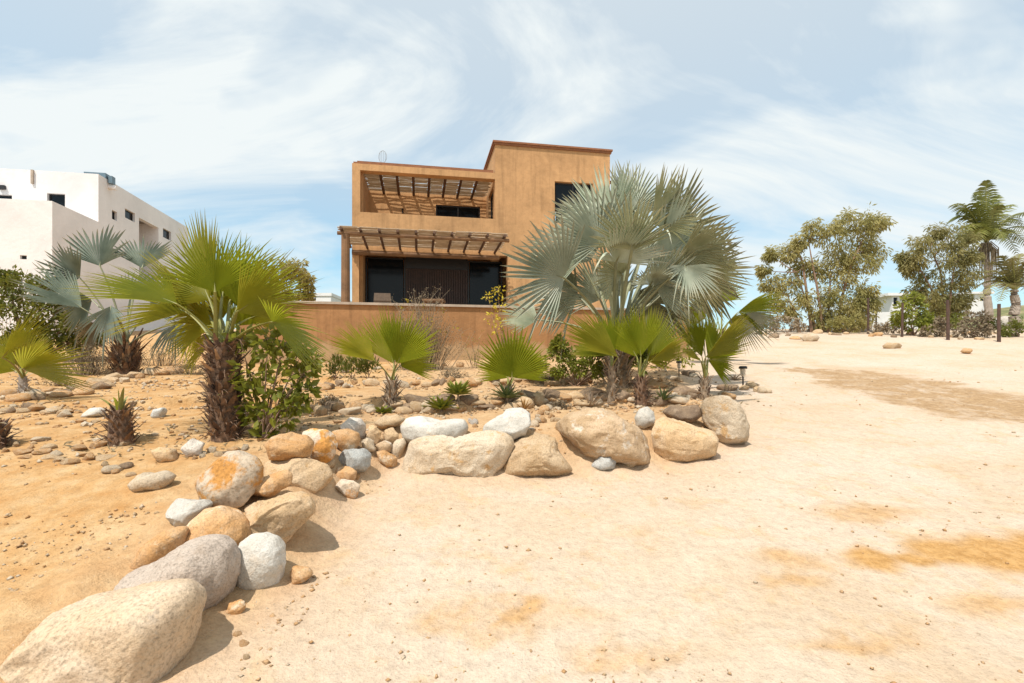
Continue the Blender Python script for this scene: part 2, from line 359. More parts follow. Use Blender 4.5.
# ------------------------------------------------------------------ rocks
_ico = {}
def ico(l):
    if l not in _ico:
        import bmesh
        bm = bmesh.new(); bmesh.ops.create_icosphere(bm, subdivisions=l, radius=1)
        _ico[l] = (np.array([v.co[:] for v in bm.verts]), [tuple(v.index for v in f.verts) for f in bm.faces]); bm.free()
    return _ico[l]
def facet(p, r, n=7, lo=.55, hi=.88, soft=.92):
    for _ in range(n):
        d = r.normal(size=3); d /= np.linalg.norm(d); c = r.uniform(lo, hi)
        s = p@d; ex = np.clip(s-c, 0, None); p = p - np.outer(ex*soft, d)
    return p
def rock(label, pts, mat, depth=.8, lvl=4, cuts=6, rough=1.0, Y=None, base=None, seed=0, name='boulder', cat='rock', group='rocks bordering the garden', bury=.12):
    r = np.random.default_rng(seed+len(label)*7)
    pts = np.array(pts, float)
    xs, ys = pts[:,0], pts[:,1]
    bx = .5*(xs.min()+xs.max()) if base is None else base[0]; by = ys.max() if base is None else base[1]
    y0 = hit(bx, by).y if Y is None else Y
    wd = (xs.max()-xs.min())*y0/F; hg = (ys.max()-ys.min())*y0/F
    D = .5*depth*min(wd, hg*1.9)
    Yc = y0 + .3*D if Y is None else Y
    X = (xs-CX)/F*Yc; Z = CZ+(HY-ys)/F*Yc
    Z = np.where(Z < Z.min()+.25*hg, Z-bury*hg, Z)
    cx = .5*(X.min()+X.max()); cz = .5*(Z.min()+Z.max())
    n = len(X); tab = np.zeros(360)
    for k in range(360):
        a = k*math.pi/180; dx, dz = math.cos(a), math.sin(a); best = .02
        for i in range(n):
            ax, az = X[i]-cx, Z[i]-cz; ex, ez = X[(i+1)%n]-X[i], Z[(i+1)%n]-Z[i]
            den = dx*ez-dz*ex
            if abs(den) < 1e-12: continue
            t = (ax*ez-az*ex)/den; u = (ax*dz-az*dx)/den
            if t > 0 and -1e-6 <= u <= 1+1e-6: best = max(best, t)
        tab[k] = best
    kk = np.hanning(13); kk /= kk.sum()
    tab = np.convolve(np.concatenate([tab[-6:], tab, tab[:6]]), kk, 'valid')
    p, f = ico(lvl); p = p.copy()
    if cuts: p = facet(p, r, cuts)
    rho = np.hypot(p[:,0], p[:,2]); phi = np.arctan2(p[:,2], p[:,0])
    rr = np.interp(np.degrees(phi) % 360, np.arange(361), np.append(tab, tab[0]))
    rho = np.clip(rho, 0, 1)**.88
    q = np.stack([cx+rr*rho*np.cos(phi), Yc+p[:,1]*D, cz+rr*rho*np.sin(phi)], 1)
    sz = max(wd, hg); dirn = p/np.linalg.norm(p, axis=1, keepdims=True)
    s = r.uniform(0, 50)
    nn = .035*fbm(p[:,0]*1.6+s, p[:,1]*1.6, p[:,2]*1.6, 3) + .012*rough*fbm(p[:,0]*6+s, p[:,1]*6, p[:,2]*6, 4, .6)
    rd = -np.abs(fbm(p[:,0]*2.6+s, p[:,1]*2.6, p[:,2]*2.6+9, 3)); nn = nn + .02*rough*rd
    q = q + dirn*(nn*sz)[:,None]
    org = (cx, Yc, Z.min())
    FOOT.append((cx, Yc, .5*(X.max()-X.min()), D, hg))
    o = obj(name, (q, f), M[mat], None, org, True)
    tag(o, label, cat, group)
    return o
FOOT = []
ROCKS = [
 ('huge pale slab boulder half buried in sand nearest the viewer', [(-10,655),(25,630),(52,615),(82,603),(120,592),(146,587),(172,584),(188,589),(196,603),(194,623),(189,654),(184,690),(172,715),(60,730),(-20,730)], 'r_near', dict(lvl=6, base=(150,684), depth=.75, cuts=3, Y=2.72)),
 ('pinkish grey speckled boulder leaning behind the nearest slab boulder', [(113,588),(138,568),(171,552),(187,541),(204,536),(220,537),(231,545),(235,561),(234,578),(226,597),(205,612),(160,618),(125,606)], 'r_pink', dict(lvl=6, cuts=0, depth=.8, base=(205,612))),
 ('round white speckled boulder beside the pinkish grey boulder', [(240,542),(251,534),(265,532),(276,537),(283,547),(285,564),(280,580),(267,587),(251,587),(240,580),(236.5,563)], 'r_white', dict(lvl=5, cuts=0, depth=.95)),
 ('smooth orange boulder with a rust brown patch above the grey boulder', [(173,556),(183,533),(194,517),(208,507),(222,506),(236,512),(246,524),(250,535),(246,552),(215,562),(185,566)], 'r_orange', dict(lvl=5, cuts=2, base=(225,560))),
 ('low orange rock sunk in the sand left of the smooth orange boulder', [(129,568),(145,545),(162,531),(178,526),(187,528),(182,548),(172,562),(150,570)], 'r_orange', dict(lvl=4, cuts=3)),
 ('white angular stone at the left end of the boulder pile', [(168,510),(173,499),(187,495.6),(204,498),(212,504),(205,514),(196,524),(186,530),(172,527)], 'r_white', dict(lvl=5, cuts=5)),
 ('large boulder with orange stain across a pale face in the pile', [(199,480),(208,463),(222,452),(241,451),(255,457),(262,467),(264,480),(256,498),(240,510),(214,512),(203,495)], 'r_mixed', dict(lvl=5, cuts=4)),
 ('small brown stone tucked under the long orange stone', [(220,504),(232,493),(244,490),(249,498),(243,507),(227,510)], 'r_tan', dict(lvl=4, base=(234,511))),
 ('long narrow orange stone lying across the boulder pile', [(244,487),(262,477),(283,470),(292,474),(290,485),(274,492),(255,497),(246,495)], 'r_orange', dict(lvl=4, cuts=5, base=(270,508))),
 ('wedge shaped tan boulder with a rough broken right face', [(230,509),(251,500),(279,492),(307,486),(316,488.5),(324,500),(322,513),(314,529),(302,539),(283,546),(267,543),(249,536),(238,523)], 'r_tan', dict(lvl=6, cuts=9, rough=1.6)),
 ('brown boulder with a grey chip above the wedge boulder', [(259,462),(279,458),(307,457),(325.6,464),(332,477),(330,490),(322,500),(309,502),(285,498),(262,484)], 'r_tan', dict(lvl=5, cuts=4, base=(318,501))),
 ('orange egg shaped stone resting on top of the boulder pile', [(265,444),(274,436),(290,432),(307,436),(313,444),(310,454),(290,458),(272,457)], 'r_orange', dict(lvl=5, cuts=2, base=(290,476))),
 ('striped grey and orange stone right of the egg shaped stone', [(302,432),(311,428),(325,429),(334,435),(338,444),(333,456),(324,461),(313,457),(306,445)], 'r_mixed', dict(lvl=5, cuts=2, base=(322,470))),
 ('rounded orange stone behind the bluish white stone', [(332,431),(348,428),(359,433),(361,440),(356,447),(343,450),(335,445)], 'r_orange', dict(lvl=4, cuts=2, base=(348,456))),
 ('smooth grey stone at the back of the small stone cluster', [(340,426),(350,417),(361,418),(366,425),(365,435),(358,438),(346,435)], 'r_grey', dict(lvl=4, cuts=1, base=(354,440))),
 ('bluish white angular stone at the corner of the rock border', [(334,459),(343,449),(355,445),(366,447),(371,455),(370,466),(359,473),(349,471),(337,465)], 'r_blue', dict(lvl=5, cuts=7)),
 ('small orange stone under the bluish white stone', [(334,474),(338,467),(350,465),(357,472),(355,479),(341,481)], 'r_orange', dict(lvl=4)),
 ('flat pale stone in front of the small orange stone', [(335,487),(341,479),(354,479),(360,486),(357,496),(341,497)], 'r_mixed', dict(lvl=4, cuts=6)),
 ('small tan stone left of the bluish white stone', [(319,464),(327,457),(335,459),(335,467),(325,470)], 'r_tan', dict(lvl=3)),
 ('flat tan stone behind the long white boulder', [(373,423),(384,415),(396,414),(406,419),(399,426),(385,430)], 'r_tan', dict(lvl=4, cuts=4, base=(390,432))),
 ('upright tan slab in the small stone cluster', [(366,423),(373,424),(382,432),(377,443),(367,439)], 'r_tan', dict(lvl=4, cuts=6, base=(373,447))),
 ('blocky tan stone left of the long white boulder', [(380,436),(385,428),(394,427),(401,433),(397,442),(383,443)], 'r_tan', dict(lvl=4, cuts=7, base=(390,447))),
 ('small pale stone above the bluish white stone', [(359,441),(366,437),(374,440),(376,449),(366,451)], 'r_pale', dict(lvl=3, base=(368,456))),
 ('small brown round stone in the middle of the cluster', [(375,445),(385,440),(392,443),(391,451),(380,453)], 'r_brown', dict(lvl=3, cuts=2, base=(384,457))),
 ('egg shaped tan stone touching the big flat slab', [(389,451),(396,439),(404,437),(407,444),(400,458),(392,457)], 'r_pale', dict(lvl=4, cuts=1)),
 ('tilted orange stone at the foot of the small cluster', [(376,451),(384,450),(399,458),(399,468),(389,467),(379,460)], 'r_orange', dict(lvl=4, cuts=6)),
 ('long white boulder lying behind the big flat slab', [(399,426),(406,418),(420,416),(450,418.5),(465,419),(468,428),(463,436),(433,440),(414,441),(403,437)], 'r_white', dict(lvl=5, cuts=2, base=(433,446), depth=.9)),
 ('big flat tan slab with a grey left edge and curved bottom', [(398,472),(403,457),(410,439),(424,436),(459,434),(478,431),(499,431),(511,436),(515,444),(511,455),(502,467),(489,476.5),(475,479),(462,477),(450,472),(436,470),(418,472),(404,474)], 'r_pale', dict(lvl=6, cuts=3, depth=.5, base=(455,475))),
 ('slanted white boulder perched between the flat slab and the tan boulder', [(478,424),(489,417),(510,407),(524,406),(534,412),(536,423),(527,431),(513,438),(500,436),(480,433)], 'r_white', dict(lvl=5, cuts=5, base=(508,444))),
 ('low tan boulder between the flat slab and the largest brown boulder', [(500,470),(508,450),(517,437),(535,433),(553,436.5),(562,447),(571,455),(582,467),(570,471.5),(549,472),(521,472)], 'r_tan', dict(lvl=6, cuts=4, rough=1.4)),
 ('largest brown boulder with grey streaks in the rock border', [(552,431),(554,422),(567,413.5),(582,407.5),(602,407.5),(619.5,413.5),(637,424),(645,434),(650,452),(649,459),(633,459),(612,457),(588,453),(566,445)], 'r_brown', dict(lvl=6, cuts=6, rough=1.6, base=(610,459))),
 ('small bluish stone wedged under the largest brown boulder', [(590,466),(600,455),(611,454),(618,461),(616,469),(598,470)], 'r_blue', dict(lvl=4, cuts=5, bury=.03, base=(603,474))),
 ('small tan stone right of the small bluish stone', [(617,464),(619,456),(633,457),(640,461),(630,468)], 'r_tan', dict(lvl=4)),
 ('white egg shaped stone between two large boulders', [(634,418),(639,409),(649,405.5),(656,412),(654,422),(643,427),(636,424)], 'r_white', dict(lvl=4, cuts=1, base=(645,433))),
 ('smooth tan boulder sloping down to the right', [(645,432),(650,420),(660,415),(673,417),(695,425),(711,430.5),(717,438),(714,449),(701,455.5),(678,458.5),(659,455),(649,447)], 'r_tan', dict(lvl=6, cuts=3)),
 ('dark brown flat stone behind the smooth tan boulder', [(662,412),(671,405),(685,403),(699,405.5),(702,416),(691,421),(673,420)], 'r_dark', dict(lvl=4, cuts=4, base=(684,424))),
 ('upright pale boulder at the right end of the rock border', [(701.5,406),(704,396),(715,390.5),(725,391.5),(736,400.5),(745,415),(749,427),(748,438),(740,445),(727,447.5),(717,442),(711,432),(703.5,422)], 'r_pale', dict(lvl=6, cuts=3)),
 ('small bright orange stone right of the round white boulder', [(289,573),(293,566),(309,568),(314,574),(305,580),(292,583)], 'r_orange', dict(lvl=4)),
 ('tan stone lying alone on the garden sand left of the fan palm', [(152,448),(164,444),(178,449),(179,458),(166,462),(156,457)], 'r_tan', dict(lvl=4, cuts=4)),
 ('grey and orange stone at the foot of the tall fan palm', [(182,448),(192,438),(204,443),(203,453),(190,457)], 'r_grey', dict(lvl=4, cuts=3)),
 ('flat tan rock sunk in the sand left of the pile', [(129,483),(143,473),(161,468.5),(174,477),(166,487),(136,490)], 'r_pale', dict(lvl=4, cuts=3)),
 ('small blue grey stone alone on the sand left of the fan palm', [(151,415),(155,409),(164,407),(167,411),(163,417),(154,418)], 'r_blue', dict(lvl=3)),
 ('pale stone beside the short pineapple shaped palm stump', [(82,416),(88,408),(100,407),(106,412),(98,418)], 'r_white', dict(lvl=3)),
 ('broken orange stone fragment below the pinkish grey boulder', [(225,612),(230,602),(242,597),(247,600),(243,611),(236,615)], 'r_orange', dict(lvl=4, cuts=6)),
 ('white boulder beside a fence post at the far edge of the drive', [(856,331),(858,321),(865,317),(871,321),(872,332)], 'r_grey', dict(lvl=3, name='boulder', group='rocks along the far edge of the drive')),
 ('long pale rock lying alone on the far drive', [(882,346),(886,342.5),(897,342),(903,346),(899,349),(886,349)], 'r_tan', dict(lvl=3, group='rocks along the far edge of the drive')),
 ('small orange rock near the far right fence posts', [(961,352),(964,348),(970,348),(973,352),(968,354)], 'r_orange', dict(lvl=3, group='rocks along the far edge of the drive')),
 ('large tan rock at the far left edge of the drive', [(799,338),(803,333),(813,332.5),(819,337),(816,341.5),(803,342)], 'r_pale', dict(lvl=3, group='rocks along the far edge of the drive')),
 ('pale boulder in the scrub behind the rightmost fence post', [(992,327),(996,318),(1008,315),(1017,320),(1018,328)], 'r_grey', dict(lvl=3, group='rocks along the far edge of the drive')),
]
for i, (lab, pts, mt, kw) in enumerate(ROCKS):
    rock(lab, pts, mt, seed=i, **kw)
gme = bpy.data.meshes['ground']; co_ = np.zeros(len(gme.vertices)*3); gme.vertices.foreach_get('co', co_); co_ = co_.reshape(-1, 3)
acc = np.zeros(len(co_))
for (fx, fy, fa, fb, fh) in FOOT:
    k = (np.abs(co_[:,0]-fx) < fa*2+.3) & (np.abs(co_[:,1]-fy) < fb*2+.4)
    d = np.hypot((co_[k,0]-fx)/fa, (co_[k,1]-fy)/fb)-1
    d = d*min(fa, fb)
    acc[k] = np.maximum(acc[k], min(.07, .13*fh)*np.exp(-np.clip(d, 0, 9)/.10)*(d > -.25))
co_[:,2] += acc*(.6+.5*fbm(co_[:,0]*5, co_[:,1]*5, 3, 2)); gme.vertices.foreach_set('co', co_.ravel()); gme.update()
# loose stones: a dozen shapes, each stone an object of its own
protos = {}
for mt in ('r_orange','r_tan','r_pale','r_grey','r_dark','r_white'):
    for k in range(5):
        p, f = ico(3); p = facet(p.copy(), np.random.default_rng(k*13+3), 9, .55, .85)
        s = k*7.7; p = p*(1+.09*fbm(p[:,0]*2+s, p[:,1]*2, p[:,2]*2, 3))[:,None]
        me = bpy.data.meshes.new('stone'); me.from_pydata(p.tolist(), [], f); me.update(); me.materials.append(M[mt])
        me.polygons.foreach_set('use_smooth', [True]*len(me.polygons)); protos[(mt,k)] = me
def stone(px, py, w, h, mt, label, group, dy=0):
    c = hit(px, py); s = c.y/F
    o = bpy.data.objects.new('stone', protos[(mt, random.randrange(5))]); COL.objects.link(o)
    o.location = (c.x, c.y+w*s*.25+dy, c.z+h*s*.28)
    o.scale = (w*s*.5, w*s*random.uniform(.35,.5), h*s*.62); o.rotation_euler = (random.uniform(-.15,.15), random.uniform(-.2,.2), random.uniform(-.5,.5))
    tag(o, label, 'stone', group)
def row(pts, n, w, h, label, group, mts=('r_orange','r_tan','r_tan','r_pale','r_orange','r_dark'), jit=3):
    pts = np.array(pts, float); L = np.concatenate([[0], np.cumsum(np.hypot(*np.diff(pts, axis=0).T))])
    for i in range(n):
        t = (i+.5+random.uniform(-.4,.4))/n*L[-1]
        x = np.interp(t, L, pts[:,0]); y = np.interp(t, L, pts[:,1])+random.uniform(-jit, jit)
        ww = random.uniform(*w)
        stone(x, y, ww, min(ww*.8, random.uniform(*h)), random.choice(mts), label, group)
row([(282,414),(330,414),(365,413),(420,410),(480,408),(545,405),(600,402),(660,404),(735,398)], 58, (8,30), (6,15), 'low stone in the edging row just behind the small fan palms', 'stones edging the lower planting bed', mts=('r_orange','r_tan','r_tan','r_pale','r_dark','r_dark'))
row([(300,389),(400,385),(470,383),(540,383),(600,386),(650,388),(700,376)], 46, (7,22), (5,11), 'stone in the edging row between the palms and the garden wall', 'stones edging the upper planting bed')
row([(0,400),(40,397),(75,393),(110,384),(150,374),(172,376)], 34, (8,24), (5,11), 'stone in the row below the left silver palm', 'stones edging the left bed')
row([(290,372),(420,369),(520,368)], 14, (4,11), (3,7), 'small stone along the foot of the garden wall', 'stones at the foot of the garden wall')
row([(2,412),(30,410),(65,418)], 16, (8,20), (5,9), 'flat stone in the loose group at the left edge below the small palm', 'loose flat stones at the left edge')
row([(0,455),(35,448),(60,460),(95,452),(110,470),(130,478)], 28, (6,22), (4,9), 'loose stone on the sloping sand below the palm stump', 'loose stones below the palm stump', jit=9)
row([(752,336),(790,338),(830,335),(880,334),(940,338),(1020,336)], 26, (4,12), (3,6), 'small rock along the far edge of the drive', 'small rocks along the far edge of the drive', jit=3)
row([(533,430),(545,415),(558,420)], 12, (6,12), (5,9), 'small filler stone between the slanted white boulder and the brown boulder', 'filler stones in the rock border', mts=('r_tan','r_pale','r_orange'), jit=6)
row([(226,556),(238,550)], 6, (5,10), (4,8), 'small filler stone between the orange and round white boulders', 'filler stones by the round white boulder', mts=('r_tan','r_pale'), jit=4)
row([(205,625),(222,617),(232,628),(250,668)], 5, (7,14), (5,9), 'small orange stone on the sand right of the nearest slab', 'small stones right of the nearest slab', mts=('r_orange','r_tan'), jit=3)
row([(470,424),(476,428)], 4, (6,11), (6,10), 'pebble sized stone between the two white boulders', 'filler stones between the white boulders', mts=('r_grey','r_orange'), jit=3)
row([(745,388),(760,391),(770,396)], 6, (6,12), (5,9), 'small stone at the foot of the front path light', 'stones by the front path light', mts=('r_tan','r_pale'))
row([(190,460),(215,455),(250,450)], 10, (6,14), (4,8), 'small stone at the base of the tall fan palm', 'stones at the base of the tall fan palm', jit=3)
for x, y, w, h in ((418,406,40,13),(440,404,30,11),(530,402,34,14),(552,400,28,13),(592,399,30,14),(622,400,26,12),(688,396,34,12),(730,391,24,9)): stone(x, y, w, h, 'r_dark', 'broad dark flat stone added in place of shade along the planting bed edge', 'dark flat stones added as shade at the bed edge')  # dark stones added to stand in for the shade below the bed's stone shelf
# gravel
g = MB()
octv = np.array([(1,0,0),(-1,0,0),(0,1,0),(0,-1,0),(0,0,1),(0,0,-1)], float); octf = [(0,2,4),(2,1,4),(1,3,4),(3,0,4),(2,0,5),(1,2,5),(3,1,5),(0,3,5)]
N = 22000
yy = 1.9*(14/1.9)**rng.random(N); xx = (rng.random(N)*2.2-1.1)*yy
sdd = garden_sd(xx, yy)
cl = fbm(xx*.9, yy*.9, 3, 3)
edge = np.exp(-((yy-7.6-.25*np.sin(xx*1.1))/.45)**2)+np.exp(-((yy-10.2-.25*np.sin(xx*1.1))/.6)**2)+np.exp(-(np.abs(sdd-.45)/.3)**2)
edge = np.where(sdd > .05, edge, 0)
keep = (rng.random(N) < np.where(sdd > -.3, .75, .16)*np.clip(.40+2.2*cl+.8*edge, .04, 1))
xx = xx[keep]; yy = yy[keep]; edge = edge[keep]; zz = terrain(xx, yy); sdd = sdd[keep]
gv = []; gf = []; gm_ = []
for i in range(len(xx)):
    s = (.003+.010*rng.random()**2.5)*(1+.35*(yy[i]-2)/3); s *= (1.3+.9*edge[i]) if sdd[i] > -.3 else 1
    v = octv*(s*rng.uniform(.7,1.5,3)*np.array([1,1,.7])); v += rng.normal(size=v.shape)*s*.2
    b0 = len(gv); gv += (v+np.array([xx[i], yy[i], zz[i]+s*.25])).tolist(); gf += [tuple(b0+k for k in q) for q in octf]; gm_ += [rng.integers(0,4)]*8
o = obj('gravel', (gv, gf), M['r_orange'], None, (0,0,0), True)
for k in ('r_tan','r_orange','r_pale'): o.data.materials.append(M[k])
o.data.polygons.foreach_set('material_index', np.array(gm_, np.int32)); tag(o, 'fine gravel strewn over the sand', 'gravel', kind='stuff')

# ------------------------------------------------------------------ palms
def fan(hub, tip, half, roll=0, nseg=34, fuse=.55, droop=.12, fold=.25, pleat=.5, rnd=.05, split=0.0, nhint=None, taper=1.25):
    hub = Vector(hub); tip = Vector(tip); a = tip-hub; Rr = a.length; a.normalize()
    n = Vector((0,-1,0)) if nhint is None else Vector(nhint)
    n = n - a*n.dot(a)
    if n.length < .1: n = Vector((0,0,1)) - a*a.z
    n.normalize(); n.rotate(Matrix.Rotation(R(roll), 3, a)); b_ = n.cross(a)
    st = [.03, .2, .4, fuse, fuse+(1-fuse)*.35, fuse+(1-fuse)*.7, 1.0]
    V = []; Fc = []; dth = 2*R(half)/nseg
    for i in range(nseg):
        t = 2*(i+.5)/nseg-1; th = R(half)*t
        Ls = Rr*(1-.25*t*t)*(1+random.uniform(-rnd, rnd))
        tw = random.uniform(-.03,.03); dr = droop*random.uniform(.6,1.5)
        if random.random() < split: dr += random.uniform(.3,.8)
        base = len(V)
        for r_ in st:
            L = r_*Ls
            hw = L*math.tan(dth/2)*1.05 if r_ <= fuse else fuse*Ls*math.tan(dth/2)*1.05*max(.02, (1-((r_-fuse)/(1-fuse))**taper))
            x = th + (tw*(r_-fuse)/(1-fuse) if r_ > fuse else 0)
            def pt(ang, off):
                d = a*math.cos(ang)+b_*math.sin(ang)
                p = hub + d*L + n*(fold*L*(abs(math.sin(ang))**1.5)) + n*off
                k = max(0, r_-fuse*.6); p.z -= dr*Rr*k*k*1.6
                return p
            side = a*(-math.sin(x))+b_*math.cos(x)
            mid = pt(x, 0)
            V += [mid-side*hw+n*(hw*pleat), mid-n*(hw*pleat*.6), mid+side*hw+n*(hw*pleat)]
        for k in range(len(st)-1):
            q = base+3*k
            Fc += [(q,q+1,q+4,q+3),(q+1,q+2,q+5,q+4)]
    return V, Fc
def boots_trunk(base, top, r0, r1, nb, lb, mat_sp=.55, spread=.6):
    base = Vector(base); top = Vector(top); mb = MB(); n = 10
    ax = top-base; mi = []
    mb.tube([base-Vector((0,0,.08))]+[base+ax*(i/n) for i in range(n+1)], [r0*1.05]+[r0+(r1-r0)*i/n for i in range(n+1)], 14)
    for i in range(nb):
        t = (i+.5)/nb; a = i*2.39996+random.uniform(-.2,.2); rr = r0+(r1-r0)*t
        c = base+ax*t; d = Vector((math.cos(a), math.sin(a), 0)); s = Vector((-math.sin(a), math.cos(a), 0)); u = Vector((0,0,1))
        f0 = len(mb.f); l = lb*random.uniform(.45,1.45); w = rr*random.uniform(.13,.27); o_ = spread*random.uniform(.2,1.5); s = (s+u*random.uniform(-.35,.35)).normalized()
        p0 = c+d*rr*.85; p1 = c+d*(rr*1.0+l*o_*.45)+u*l*.45; p2 = c+d*(rr*1.0+l*o_)+u*l*random.uniform(.7,1.0)
        th = d*.02+u*-.004
        V = [p0-s*w, p0+s*w, p1+s*w*.8, p1-s*w*.8, p2+s*w*.3, p2-s*w*.3]
        V2 = [p-d*.018-u*.012 for p in V]
        mb.add(V+V2, [(0,1,2,3),(3,2,4,5),(7,6,9,8),(8,9,11,10)[::1],(0,3,9,6),(3,5,11,9),(1,7,8,2),(2,8,10,4),(5,4,10,11)]); mi += [(f0, len(mb.f), random.choice((0,0,0,1,1,2)))]
    for i in range(nb):
        t = random.random(); a = random.uniform(0, 6.283); rr = r0+(r1-r0)*t; d = Vector((math.cos(a), math.sin(a), 0)); q = base+ax*t+d*rr
        q2 = q+d*lb*random.uniform(.2,.9)+Vector((random.uniform(-.5,.5), random.uniform(-.5,.5), random.uniform(-.7,.8)))*lb
        mb.tube([q, (q+q2)/2+Vector((0,0,lb*.1)), q2], [.006,.005,.002], 3)
    return mb.vf, mi
def trunk(vfm, mats, root, org):
    vf, mi = vfm; o = obj('trunk', vf, M[mats[0]], root, org)
    for k in mats[1:]: o.data.materials.append(M[k])
    a = np.zeros(len(o.data.polygons), np.int32)
    for f0, f1, k in mi: a[f0:f1] = k
    o.data.polygons.foreach_set('material_index', a)
def fan_palm(label, base_px, top_px, fronds, mats, stalkmat, r0, r1, nb, lb, kind='fan_palm', cat='palm', trunkmat='boots', group=None, nseg=34, fuse=.55, droop=.12, fold=.22, Yd=0, stalk_r=.022, spread=.6, split=0.0, rnd=.05, pleat=.5, taper=1.25):
    b0 = hit(*base_px); Yb = b0.y+Yd
    if Yd: b0 = Vector(((base_px[0]-CX)/F*Yb, Yb, 0)); b0.z = gz(b0.x, b0.y)
    top = P3(top_px[0], top_px[1], Yb)
    root = empty(kind, b0, label, cat, group)
    trunk(boots_trunk(b0, top, r0, r1, nb, lb, spread=spread), (trunkmat, 'boots_pale', 'boots_dark') if trunkmat != 'trunkgrey' else ('trunkgrey',)*3, root, b0)
    for fr in fronds:
        hx, hy, tx, ty, d1, d2, half, roll = fr[:8]
        mt = fr[8] if len(fr) > 8 else random.choice(mats)
        hub = P3(hx, hy, Yb+d1); tip = P3(tx, ty, Yb+d2)
        fo = obj('frond', fan(hub, tip, half, roll, nseg, fuse, droop, fold, pleat, rnd, split, None, taper), M[mt], root, b0)
        at = fo.data.attributes.new('tip', 'FLOAT', 'POINT'); at.data.foreach_set('value', np.tile(np.repeat([.03,.2,.4,fuse,fuse+(1-fuse)*.35,fuse+(1-fuse)*.7,1.], 3), len(fo.data.vertices)//21).astype(np.float32))
        st = top + Vector((random.uniform(-1,1)*r1*.5, random.uniform(-1,1)*r1*.5, -.04))
        mid = (st+hub)/2; ctl = Vector((st.x*.55+hub.x*.45, st.y*.55+hub.y*.45, mid.z+.12*(hub-st).length))
        pts = bez(st, ctl, hub, 8); aa = (tip-hub).normalized()
        pts.append(hub+aa*(tip-hub).length*.16)
        mb = MB(); mb.tube(pts, [stalk_r*(1.6-.8*i/9) for i in range(9)]+[stalk_r*.15], 6, True, .6)
        obj('stalk', mb.vf, M[stalkmat], fo, b0)
    return root
fan_palm('tall green fan palm with shaggy brown trunk left of the leafy bush', (226,438), (222,343), [
  (215,292,213,224,-.25,-.15,70,8,'green'), (210,300,176,226,.15,.5,60,-20,'green2'), (238,306,268,240,.1,.4,66,25,'green'),
  (237,312,312,262,-.2,-.05,52,55,'green2'), (272,322,326,331,-.35,-.7,60,48,'green'), (177,304,88,267,-.2,-.1,40,58,'green'),
  (186,312,136,290,.2,.6,55,30,'green2'), (230,300,300,285,.6,1.1,60,35,'green'), (205,312,160,300,.5,1.2,60,-30,'green2'),
  (222,298,232,236,.6,1.2,70,10,'green'), (250,318,290,304,.5,.9,55,20,'green2'), (222,330,190,338,.5,1.0,50,20,'green2'), (222,320,208,264,.8,1.3,66,0,'green2'), (236,326,262,290,.6,.9,60,10,'green'), (212,326,170,322,.3,.6,56,15,'green2'), (230,330,252,352,.4,.7,50,10,'green2')],
  ['green','green2'], 'stalk', .15, .145, 280, .13, stalk_r=.016, nseg=38, fuse=.42, droop=.08, pleat=1.0, rnd=.08, taper=1.7)
SM = dict(nseg=32, fuse=.60, rnd=.10, droop=.05, fold=.5, stalk_r=.013, pleat=1.1)
fan_palm('small green fan palm with one yellowing frond left of the leafy rosettes', (391,407), (392,380), [
  (394,364,376,309,.1,.25,40,-15,'green'), (397,364,420,314,-.15,-.1,50,12,'green'), (375,361,329,331,-.1,-.25,42,50,'green2'), (400,366,432,345,.3,.7,55,30,'green')],
  ['green'], 'stalk', .10, .07, 46, .12, trunkmat='boots2', group='small fan palms behind the rock border', **SM)
fan_palm('small fan palm with a single broad round frond above an aloe', (508,402), (509,386), [
  (512,378,513,325,-.1,-.15,70,0,'green'), (514,378,535,345,.3,.6,60,20,'green'), (508,378,490,352,.3,.6,60,-20,'green')],
  ['green'], 'stalk', .06, .05, 16, .10, trunkmat='boots2', group='small fan palms behind the rock border', **SM)
fan_palm('small fan palm with fronds blown to the left beside the pale agave', (611,399), (612,366), [
  (618,357,562,320,-.15,-.2,34,35,'green2'), (613,357,594,310,.1,.3,38,-10,'green'), (610,356,575,345,.2,.6,48,40,'green'), (611,358,606,318,.5,.9,30,5,'green')],
  ['green'], 'stalk', .075, .05, 40, .10, trunkmat='boots2', group='small fan palms behind the rock border', **SM)
fan_palm('small fan palm with reddish shaggy trunk right of the pale agave', (641,405), (641,377), [
  (641,356,634,304,-.05,-.05,42,0,'green'), (651,361,687,338,-.2,-.35,34,42,'green2'), (648,357,668,311,.15,.4,38,15,'green'), (637,357,612,314,.3,.6,40,-15,'green'), (645,360,668,345,.4,.9,36,25,'green2')],
  ['green'], 'stalk', .10, .07, 60, .11, trunkmat='boots', group='small fan palms behind the rock border', **SM)
fan_palm('small fan palm with tall pointed fronds nearest the path light', (704,401), (705,378), [
  (705,358,750,317,-.2,-.3,34,38,'green2'), (702,357,688,309,.05,.2,28,-35,'green'), (701,361,682,350,-.1,-.2,30,50,'green2'), (708,359,722,322,.3,.7,50,10,'green'), (708,360,738,352,.4,.9,50,30,'green')],
  ['green'], 'stalk', .09, .06, 44, .12, trunkmat='boots2', group='small fan palms behind the rock border', **SM)
BS = dict(nseg=30, fuse=.50, taper=2.6, droop=.06, fold=.36, stalk_r=.027, split=.10, rnd=.10, pleat=1.0)
